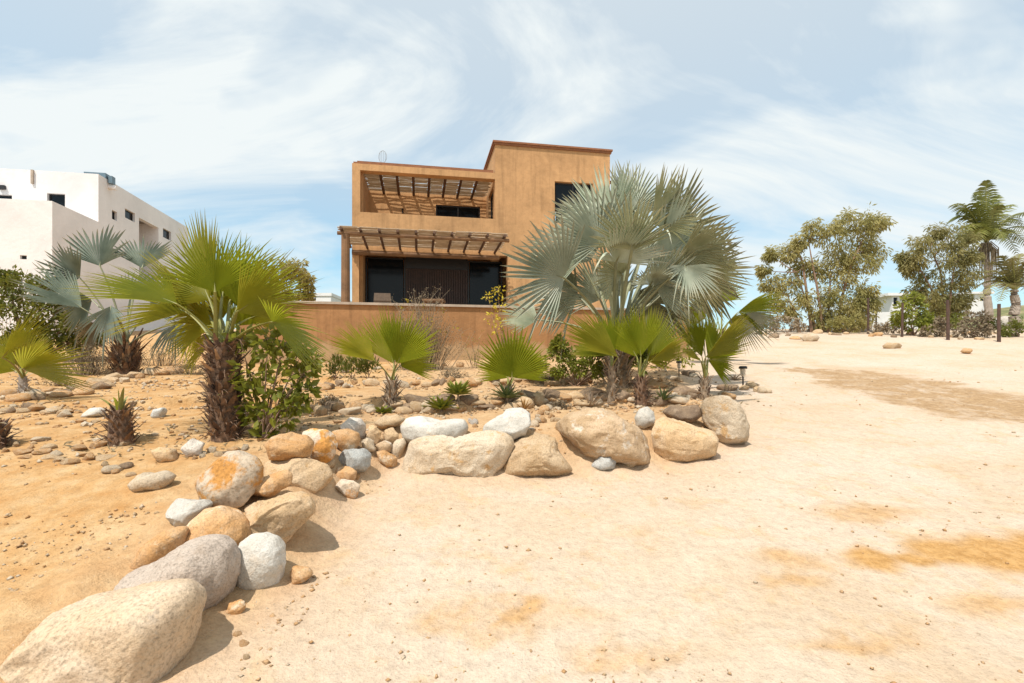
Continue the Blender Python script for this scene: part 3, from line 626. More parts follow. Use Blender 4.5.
fan_palm('huge silver fan palm with spreading fronds in front of the house', (618,388), (617,342), [
  (600,244,566,188,-.5,-.7,92,10,'silver'), (564,278,500,256,-.9,-1.3,88,-8,'silver'), (632,250,628,192,-1.0,-1.3,74,-12,'silver2'),
  (632,214,642,166,.3,.6,66,15,'silver'), (652,224,690,184,.3,.6,60,25,'silver2'), (682,254,742,240,-.5,-.7,66,30,'silver2'),
  (685,266,700,302,-.8,-1.1,80,-18,'silver'), (655,262,712,222,.6,1.0,70,20,'silver'), (538,320,500,312,.4,.5,60,30,'silver'),
  (690,272,748,285,.1,.2,60,35,'silver2'), (602,238,600,182,.7,1.3,66,-15,'silver'), (590,262,545,215,.8,1.5,72,5,'silver'),
  (640,260,660,212,1.0,1.8,75,0,'silver'), (662,282,720,300,.9,1.6,66,20,'silver'), (622,275,600,245,-.2,-.9,70,0,'silver2'),
  (650,285,668,258,-.3,-1.0,66,15,'silver'), (612,232,592,168,.2,.5,60,-25,'silver'), (616,262,640,215,-.7,-1.5,70,20,'silver'),
  (665,240,722,205,.9,1.5,66,10,'silver2'), (600,300,570,260,.6,.4,70,0,'silver'), (640,300,690,320,.5,1.0,66,0,'silver2'),
  (668,280,716,268,-.2,-.4,84,20,'silver2'), (580,262,536,236,.2,.4,84,-10,'silver'), (622,240,606,188,-.3,-.6,84,-10,'silver'), (655,287,702,264,-.4,-.6,86,15,'silver'), (640,290,660,322,.8,1.0,84,0,'silver2'), (578,296,530,290,.5,.9,84,-10,'silver'), (690,276,744,262,.6,.9,84,25,'silver2'), (612,300,600,262,.8,1.2,84,0,'silver')],
  ['silver'], 'stalk_s', .19, .17, 90, .24, kind='silver_palm', trunkmat='boots2', group='silver fan palms', **BS)
fan_palm('silver blue fan palm with a brown stump trunk near the white house', (126,374), (126,345), [
  (80,278,44,250,-.3,-.5,78,-10,'silverblue'), (100,266,106,225,-.1,.1,74,5,'silverblue'), (82,308,24,268,-.4,-.7,40,40,'silverblue'),
  (111,306,108,345,-.5,-.7,62,10,'silverblue'), (142,268,152,236,.4,.8,66,10,'silverblue'), (176,324,178,357,-.2,-.4,66,0,'silverblue'),
  (92,300,60,318,.3,.5,66,0,'silverblue'), (130,300,150,272,.5,1,66,0,'silverblue'), (150,312,182,300,.5,.9,60,10,'silverblue'), (100,322,82,352,.1,.1,55,20,'dryfan')],
  ['silverblue'], 'stalk_s', .25, .18, 110, .32, kind='silver_palm', trunkmat='boots', group='silver fan palms', **{**BS, 'nseg': 22, 'stalk_r': .024})
fan_palm('dark green fan palm behind the right side of the silver palm', (722,366), (720,335), [
  (738,312,788,300,-.1,-.2,50,42,'green'), (735,316,778,334,.1,.2,50,40,'silver'), (712,300,700,276,.1,.2,60,0,'dryfan'), (722,302,732,272,.2,.3,60,10,'green'),
  (706,318,676,305,.2,.4,60,0,'green'), (728,322,752,322,-.1,-.3,55,20,'green2')],
  ['green'], 'stalk', .16, .13, 40, .2, trunkmat='boots2', nseg=30, fuse=.5, droop=.14, fold=.25, stalk_r=.016, pleat=1.0)
fan_palm('young yellow green fan palm at the left edge', (23,396), (23,376), [
  (22,369,86,347,-.2,-.3,46,50,'green2'), (20,368,40,330,.2,.5,56,10,'green2'), (2,358,46,307,-.8,-.9,16,60,'green2'), (16,371,-20,350,.1,.3,50,20,'green2'), (30,370,62,368,.2,.5,45,40,'green2')],
  ['green2'], 'stalk', .07, .05, 26, .08, trunkmat='trunkgrey', **{**SM, 'fuse': .5})
# palm stumps shaped like pineapples
def stump(label, base_px, top_px, r0, leaves):
    b0 = hit(*base_px); top = P3(*top_px, b0.y)
    root = empty('palm_stump', b0, label, 'palm stump', 'short palm stumps')
    trunk(boots_trunk(b0, top, r0, r0*.75, 60, .11, spread=.75), ('boots','boots_pale','boots_dark'), root, b0)
    for (tx, ty, mt) in leaves:
        t = P3(tx, ty, b0.y+random.uniform(-.1,.1)); mb = MB(); w = .018
        pts = bez(top-Vector((0,0,.08)), (top+t)/2+Vector((0,0,.05)), t, 6)
        mb.tube(pts, [w*1.2,w*1.3,w*1.25,w*1.1,w*.9,w*.6,w*.1], 5, True, .35)
        obj('leaf', mb.vf, M[mt], root, b0)
stump('short pineapple shaped palm stump with a few cut leaf stubs', (121,443), (120,410), .125, [(98,398,'stalk'),(113,397,'green2'),(118,389,'green2'),(124,387,'stalk'),(128,396,'stalk'),(133,402,'dryfan'),(137,406,'dryfan'),(107,404,'dryfan')])
stump('dry palm stump cut by the left edge of the view', (-8,448), (-8,424), .12, [(8,430,'dryfan'),(7,424,'dryfan'),(3,418,'dryfan'),(-10,405,'stalk')])

# ------------------------------------------------------------------ feather palms
def feather(p0, ctl, p1, ll, nl, droop=.5):
    pts = bez(p0, ctl, p1, nl); V = []; Fc = []
    for i in range(2, nl+1):
        t = i/nl; d = (pts[i]-pts[i-1]).normalized(); s = d.cross(Vector((0,0,1)))
        s = s.normalized() if s.length > .1 else Vector((1,0,0))
        l = ll*math.sin(math.pi*min(1, .18+t*.78))**.7
        for sg in (-1, 1):
            dirv = (s*sg*1.0+d*.55+Vector((0,0,random.uniform(-.25,.25)))).normalized()
            m1 = pts[i]+dirv*l*.5+Vector((0,0,-droop*l*.12)); m2 = pts[i]+dirv*l+Vector((0,0,-droop*l*.5))
            w = d*ll*.045; b0 = len(V)
            V += [pts[i]-w, pts[i]+w, m1+w*1.1, m1-w*1.1, m2]; Fc += [(b0,b0+1,b0+2,b0+3),(b0+3,b0+2,b0+4)]
    return (V, Fc), pts
def feather_palm(name, label, Y, base_px, top_px, fr, mat, r, ll, nl=26, skirt=False, droop=.5):
    base = P3(base_px[0], base_px[1], Y); base.z = gz(base.x, base.y)
    top = P3(*top_px, Y); root = empty(name, base, label, 'palm')
    mb = MB(); ax = top-base; n = 24
    mb.tube([base+ax*(i/n)+Vector((.25*r*math.sin(i*.5), 0, 0)) for i in range(n+1)], [r*(1.35-.5*i/n)*(1+.07*(i%2)) for i in range(n+1)], 10)
    obj('trunk', mb.vf, M['trunkgrey'], root, base)
    for (tx, ty, dy, lift) in fr:
        tip = P3(tx, ty, Y+dy); ctl = (top+tip)/2; ctl.z = max(top.z, tip.z)*.5+ctl.z*.5+lift
        (vf, pts) = feather(top, ctl, tip, ll, nl, droop)
        f = obj('frond', vf, M[mat], root, base)
        m2 = MB(); m2.tube(pts, [r*.3*(1-.85*i/nl) for i in range(nl+1)], 5); obj('stalk', m2.vf, M['stalk'], f, base)
    if skirt:
        m3 = MB()
        for k in range(70):
            a = random.uniform(0, 6.28); q = top+Vector((math.cos(a)*r*1.2, math.sin(a)*r*1.2, random.uniform(-.3,.1)))
            m3.tube([q, q+Vector((math.cos(a)*(j:=random.uniform(.05,.4)), math.sin(a)*j, -.5)), q+Vector((math.cos(a)*j*1.1, math.sin(a)*j*1.1, -random.uniform(1.2,2.6)))], [.03,.028,.01], 4)
        obj('dead_frond_skirt', m3.vf, M['dry'], root, base)
feather_palm('coconut_palm', 'tall coconut palm towering over the trees on the right', 34, (989,322), (986,243),
   [(986,181,-.5,.3),(978,192,.6,.5),(996,196,.6,.4),(952,205,-.3,1.2),(948,222,.8,1.6),(966,232,-1.2,1.6),(1012,206,.8,1.0),(1032,214,-.2,1.0),(1040,232,.5,1.2),(1004,240,-1.4,1.6),(962,250,1.0,2.2),(1016,252,1.2,2.0),(990,190,1.5,.4),(970,215,1.8,1.2),(1006,218,2,1.2),(1000,205,-.8,.6),(972,203,-.6,.7),(958,212,.6,1.3),(1022,224,.5,1.4),(955,238,-.5,2.0),(1028,246,.2,1.8),(976,244,-1.5,1.9)], 'coco', .18, .85, 30, True, .9)
feather_palm('date_palm', 'short bushy feather palm below the coconut palm', 28, (1015,327), (1015,290),
   [(1000,256,0,.3),(1020,254,.5,.2),(985,272,-.3,.6),(972,290,.5,1.0),(980,300,-.8,1.1),(1045,270,.3,.5),(1055,292,-.4,1.0),(1008,262,1.2,.3),(1035,258,-.6,.3),(992,283,1.0,.8),(1040,300,.8,1.0),(1000,300,-1.2,.9),(990,262,.4,.4),(976,280,.2,.8),(1026,262,-.4,.3),(1012,258,-.8,.3)], 'date', .2, .62, 24)

# ------------------------------------------------------------------ leafy trees and bushes
def leafquads(centers, dirs, size, asp=.42, droop=0., rs=random):
    V = []; Fc = []
    for c, d in zip(centers, dirs):
        d = Vector(d); d.z -= droop
        d = d.normalized() if d.length > 1e-6 else Vector((0,0,-1))
        s = d.cross(Vector((rs.uniform(-1,1), rs.uniform(-1,1), rs.uniform(-1,1))))
        s = s.normalized() if s.length > 1e-3 else Vector((1,0,0))
        l = size*rs.uniform(.6,1.3); w = l*asp*.5; c = Vector(c); n = d.cross(s)
        b0 = len(V)
        V += [c, c+d*l*.45-s*w+n*w*.3, c+d*l*.45+s*w+n*w*.3, c+d*l]; Fc += [(b0,b0+1,b0+3),(b0,b0+3,b0+2)]
    return V, Fc
def rdir(): 
    v = rng.normal(size=3); return v/np.linalg.norm(v)
def crown(lobes, Y, per, size, asp=.35, droop=.5, spread=.75, ncl=None, clr=.26, dz=0):
    C = []; D = []
    for (px, py, r) in lobes:
        c = P3(px, py, Y+random.uniform(-.9,.9)*spread*r/F*Y*.6); rr = r/F*Y
        k = ncl or 16
        for _ in range(k):
            d = rdir(); q = np.array(c)+d*rr*(.35+.65*rng.random())*np.array([1,.9,.95])
            for _ in range(max(1, per//k)):
                e = rdir(); C.append(q+e*rr*clr*rng.random()**.5); D.append(e*.7+d*.3)
    return leafquads(C, D, size, asp, droop)
def tree(name, label, base_px, Y, trunks, lobes, per, size, mat, tr=.16, asp=.35, droop=.6, cat='tree', group=None, ncl=16, clr=.28, barkm='bark', twigs=True):
    base = P3(base_px[0], base_px[1], Y); base.z = gz(base.x, base.y)
    root = empty(name, base, label, cat, group); mb = MB(); ends = []
    for pts in trunks:
        P = [P3(x, y, Y+random.uniform(-.3,.3)*(i > 0)) for i, (x, y) in enumerate(pts)]
        P[0] = Vector((P[0].x, Y, gz(P[0].x, Y)-.1)); rr = tr*random.uniform(.7,1)
        fine = []
        for i in range(len(P)-1):
            for k in range(3): fine.append(P[i].lerp(P[i+1], k/3)+Vector((random.uniform(-1,1), random.uniform(-1,1), 0))*rr*.3*(i+k > 0))
        fine.append(P[-1]); mb.tube(fine, [rr*(1-.8*i/(len(fine)-1)) for i in range(len(fine))], 7)
        ends += fine[len(fine)//3:]
    if twigs:
        for (px, py, r) in lobes:
            c = P3(px, py, Y); e = min(ends, key=lambda q: (q-c).length+max(0, q.z-c.z)*2)
            mb.tube(bez(e, (e+c)/2+Vector((0,0,-.1)), c, 5), [tr*.32,tr*.27,tr*.22,tr*.17,tr*.1,tr*.05], 5)
            for _ in range(3):
                q = c+Vector(rdir())*r/F*Y*.8; mb.tube([c, (c+q)/2+Vector((0,0,.05)), q], [tr*.09,tr*.06,tr*.02], 4)
    obj('trunk', mb.vf, M[barkm], root, base)
    obj('crown', crown(lobes, Y, per, size, asp, droop, ncl=ncl, clr=clr), M[mat], root, base)
    return root
tree('eucalyptus_tree', 'wide airy tree with several leaning reddish trunks beyond the drive', (826,330), 28,
  [[(823,330),(819,300),(812,262),(809,240)],[(836,330),(842,296),(852,262),(866,232)],[(828,330),(829,300),(831,262)],[(818,330),(808,305),(796,272)],[(842,330),(852,305),(866,280)],[(800,330),(795,312),(788,296)],[(812,296),(803,262),(797,248)]],
  [(869,224,17),(878,222,12),(857,240,19),(830,234,16),(814,232,12),(837,258,17),(864,262,15),(842,280,15),(872,250,13),(788,254,10),(770,254,7),(772,284,12),(790,282,13),(804,266,11),(852,306,14),(866,290,11),(828,296,11),(846,222,12),(764,270,6),(800,242,9),(862,312,13),(835,316,14),(778,300,13),(820,318,12),(850,322,12),(868,302,12),(806,300,12),(792,312,10),(820,270,12),(848,262,12)], 800, .21, 'euc', .115, ncl=26, clr=.36, asp=.30, droop=.8)
tree('eucalyptus_tree', 'rounded airy tree left of the coconut palm', (945,326), 30,
  [[(945,326),(944,300),(940,270),(930,248)],[(947,326),(950,298),(955,262)],[(943,320),(936,296),(922,272)]],
  [(926,246,15),(950,237,16),(914,260,12),(940,262,18),(961,255,14),(926,281,13),(953,283,15),(944,301,13),(968,240,9),(935,233,11),(966,275,13),(908,268,10),(938,314,11),(930,300,12),(960,300,12),(916,292,10),(952,314,11),(968,258,10),(904,258,8)], 820, .21, 'euc2', .12, ncl=26, clr=.36, asp=.30, droop=.8)
tree('shade_tree', 'dark rounded tree peeping over the left end of the garden wall', (290,330), 24,
  [[(290,345),(290,300),(286,280)],[(292,345),(296,310),(302,280)]],
  [(283,270,12),(298,268,12),(306,282,9),(272,280,12),(292,290,14),(262,292,12),(308,296,6)], 700, .18, 'euc2', .12, ncl=24)
def bush(label, base_px, lobes, per, size, mat, Y=None, name='bush', asp=.5, droop=.1, cat='bush', group=None, tr=.025, ncl=14, clr=.3, Yd=0):
    b0 = hit(*base_px); Y = Y or b0.y+Yd
    base = P3(base_px[0], base_px[1], Y); base.z = gz(base.x, base.y)
    root = empty(name, base, label, cat, group); mb = MB()
    for (px, py, r) in lobes:
        c = P3(px, py, Y+random.uniform(-.1,.1)); s = base+Vector((random.uniform(-1,1)*tr*3, random.uniform(-1,1)*tr*3, -.03))
        mb.tube(bez(s, (s+c)/2+Vector((0,0,.1*(c-s).length)), c, 5), [tr,tr*.9,tr*.75,tr*.6,tr*.4,tr*.2], 5)
        for _ in range(5):
            q = c+Vector(rdir())*r/F*Y*.9; mb.tube([c, (c+q)/2, q], [tr*.3,tr*.2,tr*.08], 4)
    obj('stem', mb.vf, M['bark'], root, base)
    obj('foliage', crown(lobes, Y, per, size, asp, droop, ncl=ncl, clr=clr), M[mat], root, base)
    return root
bush('broad leaved green bush growing against the shaggy palm trunk', (262,440), [(262,352,13),(280,358,15),(296,366,12),(252,372,13),(272,380,18),(294,386,14),(255,398,14),(276,404,16),(292,402,11),(262,420,10),(246,384,10),(302,354,9),(284,344,9),(304,374,9),(247,412,7),(266,436,5),(312,362,7),(240,340,8),(268,338,8),(306,390,8),(286,420,6)], 40, .115, 'bush', asp=.55, Yd=.1, tr=.012, ncl=10, clr=.75)
bush('large yellow green hedge bush in front of the white house', (30,362), [(20,285,17),(44,288,15),(62,306,15),(14,308,18),(40,312,18),(26,332,18),(56,332,16),(74,324,12),(4,276,10),(10,345,14),(74,344,12),(44,350,14),(92,338,9)], 520, .13, 'hedge', Y=14.5, tr=.05, ncl=22, clr=.36)
bush('bright lime green bush between fence posts', (912,332), [(905,310,11),(918,308,10),(926,318,9),(910,322,11),(900,320,8),(922,326,8),(932,324,6),(914,298,7)], 260, .18, 'lime', Y=25, tr=.03, ncl=18)
for lab, bp, lob, mt, Y in (
   ('grey green scrub bush between the two right fence posts', (975,338), [(968,322,9),(980,326,9),(972,334,8),(988,332,7),(962,332,7),(984,316,6)], 'dry', 23.5),
   ('dry scrub left of the middle fence post', (938,336), [(934,330,7),(944,330,7),(926,334,6),(940,322,5)], 'dry', 24),
   ('small grey scrub beyond the drive left of the wide tree', (786,330), [(782,322,8),(792,324,7),(774,326,6),(800,325,6)], 'dry', 27),
   ('low dark scrub under the wide tree', (848,330), [(842,322,8),(854,320,8),(864,324,6),(834,325,6)], 'euc2', 27),
   ('grey scrub left of the white boulder at the far drive', (828,333), [(822,327,7),(834,327,7),(812,329,6)], 'dry', 29),
   ('dry grey scrub left of the bright lime green bush', (888,334), [(884,327,7),(894,327,7),(878,330,6)], 'dry', 26),
   ('tan scrub under the rounded airy tree', (956,334), [(950,324,7),(960,322,8),(942,322,7)], 'hedge', 27),
   ('pale scrub behind the lime green bush', (930,330), [(926,316,8),(938,316,8),(948,318,7)], 'dry', 32),
   ('scrub clump far right beside the pale boulder', (990,334), [(986,322,8),(996,326,7),(980,328,7)], 'hedge', 29),
   ('low grey scrub beyond the left end of the drive edge', (768,330), [(764,322,8),(774,320,7),(756,324,7)], 'dry', 26),
   ('scrub bush at the right edge behind the fence', (1018,336), [(1012,328,8),(1022,326,8),(1004,332,6)], 'hedge', 24)):
    bush(lab, bp, lob, 220, .14, mt, Y=Y, name='scrub_bush', cat='bush', tr=.02)
def brush(label, base_px, wpx, hpx, n, mat, flow=None, name='dry_brush', nf=0, group=None, th=.006, Yd=0):
    b0 = hit(*base_px); s = b0.y/F; mb = MB(); tips = []
    b0.y += Yd
    for i in range(n):
        x = random.gauss(0, .33)*wpx*s; p = b0+Vector((x*.6, random.gauss(0,.2)*wpx*s*.5, 0)); p.z = b0.z-.02
        h = hpx*s*random.uniform(.45,1)*(1-.5*min(1, abs(x)/(wpx*s*.6)))
        t = p+Vector((x*.5+random.uniform(-.25,.25)*h, random.uniform(-.25,.25)*h, h)); c = (p+t)/2+Vector((random.uniform(-.1,.1)*h, 0, .05*h))
        pts = bez(p, c, t, 4); mb.tube(pts, [th,th*.9,th*.8,th*.6,th*.3], 4)
        for _ in range(2):
            q = pts[random.randint(1,4)]; e = q+Vector((random.uniform(-.2,.2)*h, random.uniform(-.2,.2)*h, random.uniform(.0,.25)*h)); mb.tube([q, e], [th*.6, th*.2], 3); tips.append(e)
        tips.append(t)
    root = empty(name, b0, label, 'dry shrub' if not flow else 'shrub', group)
    obj('stems', mb.vf, M['dry'], root, b0)
    C = []; D = []
    for t in tips:
        for _ in range(3): C.append(np.array(t)+rng.normal(size=3)*.03); D.append(rdir())
    lv, lf = leafquads(C, D, .045, .4, 0); nl = len(lf)
    if flow:
        C = []; D = []
        for _ in range(nf):
            t = random.choice(tips); 
            for _ in range(6): C.append(np.array(t)+rng.normal(size=3)*.035); D.append(rdir())
        fv, ff = leafquads(C, D, .06, .7, 0); ff = [tuple(len(lv)+i for i in q) for q in ff]; lv = lv+fv; lf = lf+ff
    lo = obj('foliage', (lv, lf), M[mat], root, b0)
    if flow:
        lo.data.materials.append(M[flow]); lo.data.polygons.foreach_set('material_index', [0]*nl+[1]*(len(lf)-nl))
brush('grey dry brush between the hedge and the silver blue palm', (88,375), 60, 34, 130, 'dry')
brush('dry brush right of the silver blue palm trunk', (160,366), 46, 26, 70, 'dry')
brush('tall dry vine shrub with small yellow flowers against the garden wall', (420,370), 52, 84, 300, 'dry', 'yellow', nf=26, name='vine_shrub')
brush('thin green twiggy plant against the garden wall', (476,368), 14, 34, 16, 'bush', name='twiggy_plant')
bush('yellow flowering shrub at the left side of the silver palm', (505,372), [(488,297,6),(498,290,6),(500,306,8),(492,318,9),(504,330,10),(514,345,10),(500,352,9),(508,318,8)], 34, .09, 'yellow', name='flowering_shrub', tr=.012, Yd=.1)
for x, lab in ((336,'spiky green succulent clump at the left end of the wall planting'), (352,'dense green succulent clump in the middle of the wall planting'), (368,'dark green succulent clump at the right end of the wall planting')):
    bush(lab, (x,378), [(x-5,370,6),(x+5,368,7),(x,363,6)], 110, .11, 'hedge', name='succulent_clump', asp=.25, droop=-.8, cat='succulent', group='succulents along the garden wall', tr=.01)
bush('leafy green bush under the yellow flowering shrub', (520,374), [(504,350,9),(516,344,9),(526,356,10),(508,362,9),(534,362,9),(522,366,8)], 110, .08, 'lime', name='low_shrub', tr=.012)
bush('green shrubs under the silver palm in front of the wall', (575,378), [(555,352,10),(570,360,10),(590,352,11),(605,364,10),(540,366,8),(560,344,8),(582,368,9),(600,346,9),(612,352,9),(622,362,9),(632,354,8),(598,370,8),(640,362,9),(618,372,8),(648,350,8),(558,372,8)], 300, .085, 'lime', name='low_shrub', tr=.012, Yd=-.5)
bush('dark shrub behind the path in front of the wall end', (660,368), [(650,352,10),(668,350,10),(684,356,10),(660,364,9),(694,348,9),(640,362,8)], 130, .10, 'bush', name='low_shrub', tr=.012)
# rosettes
def rosette(label, base_px, r_px, n, mat, name='agave', cat='succulent', up=.6, wid=.16, stem=0, group=None, spread=1.0):
    b0 = hit(*base_px); s = b0.y/F; Rr = r_px*s
    root = empty(name, b0, label, cat, group); c = b0+Vector((0,0,stem*s))
    if stem:
        mb = MB(); mb.tube([b0-Vector((0,0,.03)), b0+Vector((.01,0,stem*s*.5)), c], [.02,.017,.015], 6); obj('stem', mb.vf, M['boots2'], root, b0)
    for i in range(n):
        a = i*2.39996+random.uniform(-.2,.2); el = R(12+70*(i/n))*up*1.4
        d = Vector((math.cos(a)*math.cos(el)*spread, math.sin(a)*math.cos(el)*spread, math.sin(el))).normalized(); sd = Vector((-math.sin(a), math.cos(a), 0)); up_ = sd.cross(d)*-1
        if up_.z < 0: up_ = -up_
        l = Rr*random.uniform(.8,1.1); V = []; Fc = []; w = l*wid*.5
        for k, (t, ww) in enumerate(((0,.6),(.3,1),(.6,.75),(.85,.4),(1,.03))):
            p = c+d*l*t+Vector((0,0,-.22*l*t*t*(1-up)))
            V += [p-sd*w*ww+up_*w*ww*.5, p, p+sd*w*ww+up_*w*ww*.5, p-up_*w*ww*.5]
        for k in range(4):
            q = 4*k; Fc += [(q,q+1,q+5,q+4),(q+1,q+2,q+6,q+5),(q+2,q+3,q+7,q+6),(q+3,q,q+4,q+7)]
        obj('leaf', (V, Fc), M[mat], root, b0)
rosette('bright green leafy rosette on a stem beside the long white boulder', (458,409), 19, 34, 'lime', 'leafy_rosette', 'plant', .55, .26, 14)
rosette('low bright green leafy clump left of the taller rosette', (441,412), 20, 30, 'lime', 'leafy_rosette', 'plant', .5, .26, 3)
rosette('aloe with drooping green leaves below the round frond palm', (507,408), 20, 26, 'agave', 'aloe', 'succulent', .6, .17, 10)
rosette('small orange agave beside the slanted white boulder', (524,410), 15, 12, 'agave_orange', up=.8, wid=.16)
rosette('pale pinkish agave behind the largest brown boulder', (590,407), 20, 17, 'agave_pink', up=.9, wid=.12)
rosette('dark green spiky agave behind the dark flat stone', (663,405), 17, 24, 'agave', up=.7, wid=.15, stem=4)
rosette('small green succulent right of the leafy bush', (404,412), 8, 16, 'agave', up=.6, wid=.3)
rosette('yellow green ground succulent at the foot of the yellowing palm', (383,413), 12, 26, 'lime', up=.45, wid=.35)
rosette('small wilted agave at the feet of the dark fan palm', (735,380), 12, 12, 'agave_pink', up=.5, wid=.15)

# rubble heaped along the edgings
rv = []; rf_ = []; rm = []; cnt = 0
while cnt < 900:
    e = random.choice((0,0,1,2,3)); x = random.uniform(-7.5, 3.2)
    if e == 0: y = 7.75+.25*math.sin(x*1.1)+random.gauss(-.1,.22)
    elif e == 1: y = 10.3+.25*math.sin(x*1.1)+random.gauss(-.1,.3)
    elif e == 2: x = random.uniform(-1.6, 3.0); y = float(np.interp(x, [-1.6,-1.25,.2,1,2.1,3], [5.0,5.8,5.75,5.9,6.3,7]))+random.gauss(.3,.2)
    else: x = random.uniform(-7,-2); y = random.gauss(6.3, .5)+.25*math.sin(x*2)
    if garden_sd(np.array([x]), np.array([y]))[0] < .1: continue
    cnt += 1; k = random.randrange(6)
    p, f = ico(1); q = facet(p.copy(), rng, 6, .5, .85)*(.018+.045*random.random()**1.8)*np.array([random.uniform(.8,1.6), random.uniform(.7,1.2), random.uniform(.45,.8)])
    a = random.uniform(0, 6.28); c_, s_ = math.cos(a), math.sin(a); q = np.stack([q[:,0]*c_-q[:,1]*s_, q[:,0]*s_+q[:,1]*c_, q[:,2]], 1)+np.array([x, y, gz(x, y)+.008])
    b0 = len(rv); rv += q.tolist(); rf_ += [tuple(b0+i for i in t) for t in f]; rm += [random.randrange(4)]*len(f)
o = obj('rubble', (rv, rf_), M['r_orange']); [o.data.materials.append(M[k]) for k in ('r_tan','r_brown','r_pale')]
o.data.polygons.foreach_set('material_index', np.array(rm, np.int32)); tag(o, 'broken rubble heaped along the garden edgings', 'rubble', kind='stuff')
# dry tufts
for (px, py, w, h, lab) in ((300,378,22,12,'low dry tuft right of the leafy bush near the wall'),(452,378,20,11,'low dry tuft at the foot of the garden wall right of the vine shrub'),(548,384,18,14,'low dry tuft behind the round frond palm'),(20,372,36,16,'dry grassy tuft behind the young palm at the left edge'),(190,374,30,14,'dry grassy tuft just left of the tall fan palm trunk'),(58,386,26,11,'dry tuft between the stones right of the young left palm'),(330,404,14,8,'tiny dry tuft among the edging stones right of the leafy bush'),(560,409,14,9,'tiny dry tuft behind the low tan boulder')):
    brush(lab, (px,py), w, h, 46, 'dry', name='dry_tuft', th=.004, group='dry tufts in the garden')
C = []; D = []
for (px, py, rad, n) in ((226,438,.7,70),(391,407,.5,40),(508,402,.5,40),(611,399,.5,40),(641,405,.5,50),(704,401,.5,40),(620,385,1.2,90),(126,374,1.2,90),(262,440,.5,50),(121,443,.5,40),(420,370,.9,60)):
    b0 = hit(px, py)
    for _ in range(n):
        x, y = b0.x+random.gauss(0, rad), b0.y+random.gauss(0, rad*.6); C.append((x, y, gz(x, y)+.012)); D.append((random.uniform(-1,1), random.uniform(-1,1), random.uniform(0,.25)))
lv, lf = leafquads(C, D, .08, .28, 0)
tag(obj('leaf_litter', (lv, lf), M['dryfan']), 'dry leaf litter under the palms and bushes', 'litter', kind='stuff')

# ------------------------------------------------------------------ path lights
def path_light(label, px, py, hpx):
    b0 = hit(px, py); h = hpx/F*b0.y; root = empty('path_light', b0, label, 'garden light', 'solar path lights')
    a = MB(); a.tube([b0-Vector((0,0,.05)), b0+Vector((0,0,h*.55))], h*.035, 8); obj('stake', a.vf, M['steel'], root, b0)
    a = MB(); a.tube([b0+Vector((0,0,h*.55)), b0+Vector((0,0,h*.60)), b0+Vector((0,0,h*.88))], [h*.07,h*.11,h*.13], 14); obj('lens', a.vf, M['lampglass'], root, b0)
    a = MB(); a.tube([b0+Vector((0,0,h*.88)), b0+Vector((0,0,h*.91)), b0+Vector((0,0,h*.98)), b0+Vector((0,0,h))], [h*.17,h*.18,h*.16,h*.11], 16); obj('cap', a.vf, M['steel'], root, b0)
path_light('black solar path light standing on bare sand at the garden corner', 743, 389, 23)
path_light('black solar path light among the stones in the shade of the palms', 679, 377, 16)
# ------------------------------------------------------------------ fence posts
for px, py, top, w, lab in ((868,334,298,.05,'rusty fence post beside the white boulder'),(876,331,297,.04,'thin fence post just behind the post by the white boulder'),(902,337,303,.05,'rusty fence post in front of the lime green bush'),(948,340,300,.06,'rusty fence post in front of the rounded tree'),(999,342,304,.06,'rusty fence post farthest to the right')):
    b0 = hit(px, py); h = (py-top)/F*b0.y; mb = MB()
    mb.tube([b0-Vector((0,0,.2)), b0+Vector((random.uniform(-.02,.02),0,h*.5)), b0+Vector((random.uniform(-.04,.04),0,h))], [w*1.1,w,w*.95], 8)
    tag(obj('fence_post', mb.vf, M['rust'], None, b0), lab, 'post', 'fence posts along the far drive')

# ------------------------------------------------------------------ orange house
TH = R(10.4); DU = (math.cos(TH), math.sin(TH)); DW = (-math.sin(TH), math.cos(TH)); O = (-.664, 20.0)
def H(p): u, w, z = p; return (O[0]+u*DU[0]+w*DW[0], O[1]+u*DU[1]+w*DW[1], z)
def panel(mb, a0, a1, z0, z1, b0, b1, ops, T, swap=False):
    """wall in the (a,z) plane between depths b0..b1 with rectangular openings cut clean through"""
    A = sorted({a0,a1,*[c for o_ in ops for c in o_[:2]]}); Zs = sorted({z0,z1,*[c for o_ in ops for c in o_[2:]]})
    A = [x for x in A if a0 <= x <= a1]; Zs = [x for x in Zs if z0 <= x <= z1]
    solid = lambda i, j: 0 <= i < len(A)-1 and 0 <= j < len(Zs)-1 and not any(o_[0] < (A[i]+A[i+1])/2 < o_[1] and o_[2] < (Zs[j]+Zs[j+1])/2 < o_[3] for o_ in ops)
    def q(*pts): mb.add([T((b, a, z) if swap else (a, b, z)) for a, b, z in pts], [(0,1,2,3)])
    for i in range(len(A)-1):
        for j in range(len(Zs)-1):
            if not solid(i, j): continue
            x0,x1,y0,y1 = A[i],A[i+1],Zs[j],Zs[j+1]
            q((x0,b0,y0),(x1,b0,y0),(x1,b0,y1),(x0,b0,y1)); q((x1,b1,y0),(x0,b1,y0),(x0,b1,y1),(x1,b1,y1))
            if not solid(i-1,j): q((x0,b1,y0),(x0,b0,y0),(x0,b0,y1),(x0,b1,y1))
            if not solid(i+1,j): q((x1,b0,y0),(x1,b1,y0),(x1,b1,y1),(x1,b0,y1))
            if not solid(i,j-1): q((x0,b1,y0),(x1,b1,y0),(x1,b0,y0),(x0,b0,y0))
            if not solid(i,j+1): q((x0,b0,y1),(x1,b0,y1),(x1,b1,y1),(x0,b1,y1))
FZ = 3.3
hb = Vector(H((-.3, 3, FZ)))
house = empty('adobe_house', hb, 'two storey orange stucco house with a reed roofed balcony and pergola', 'house')
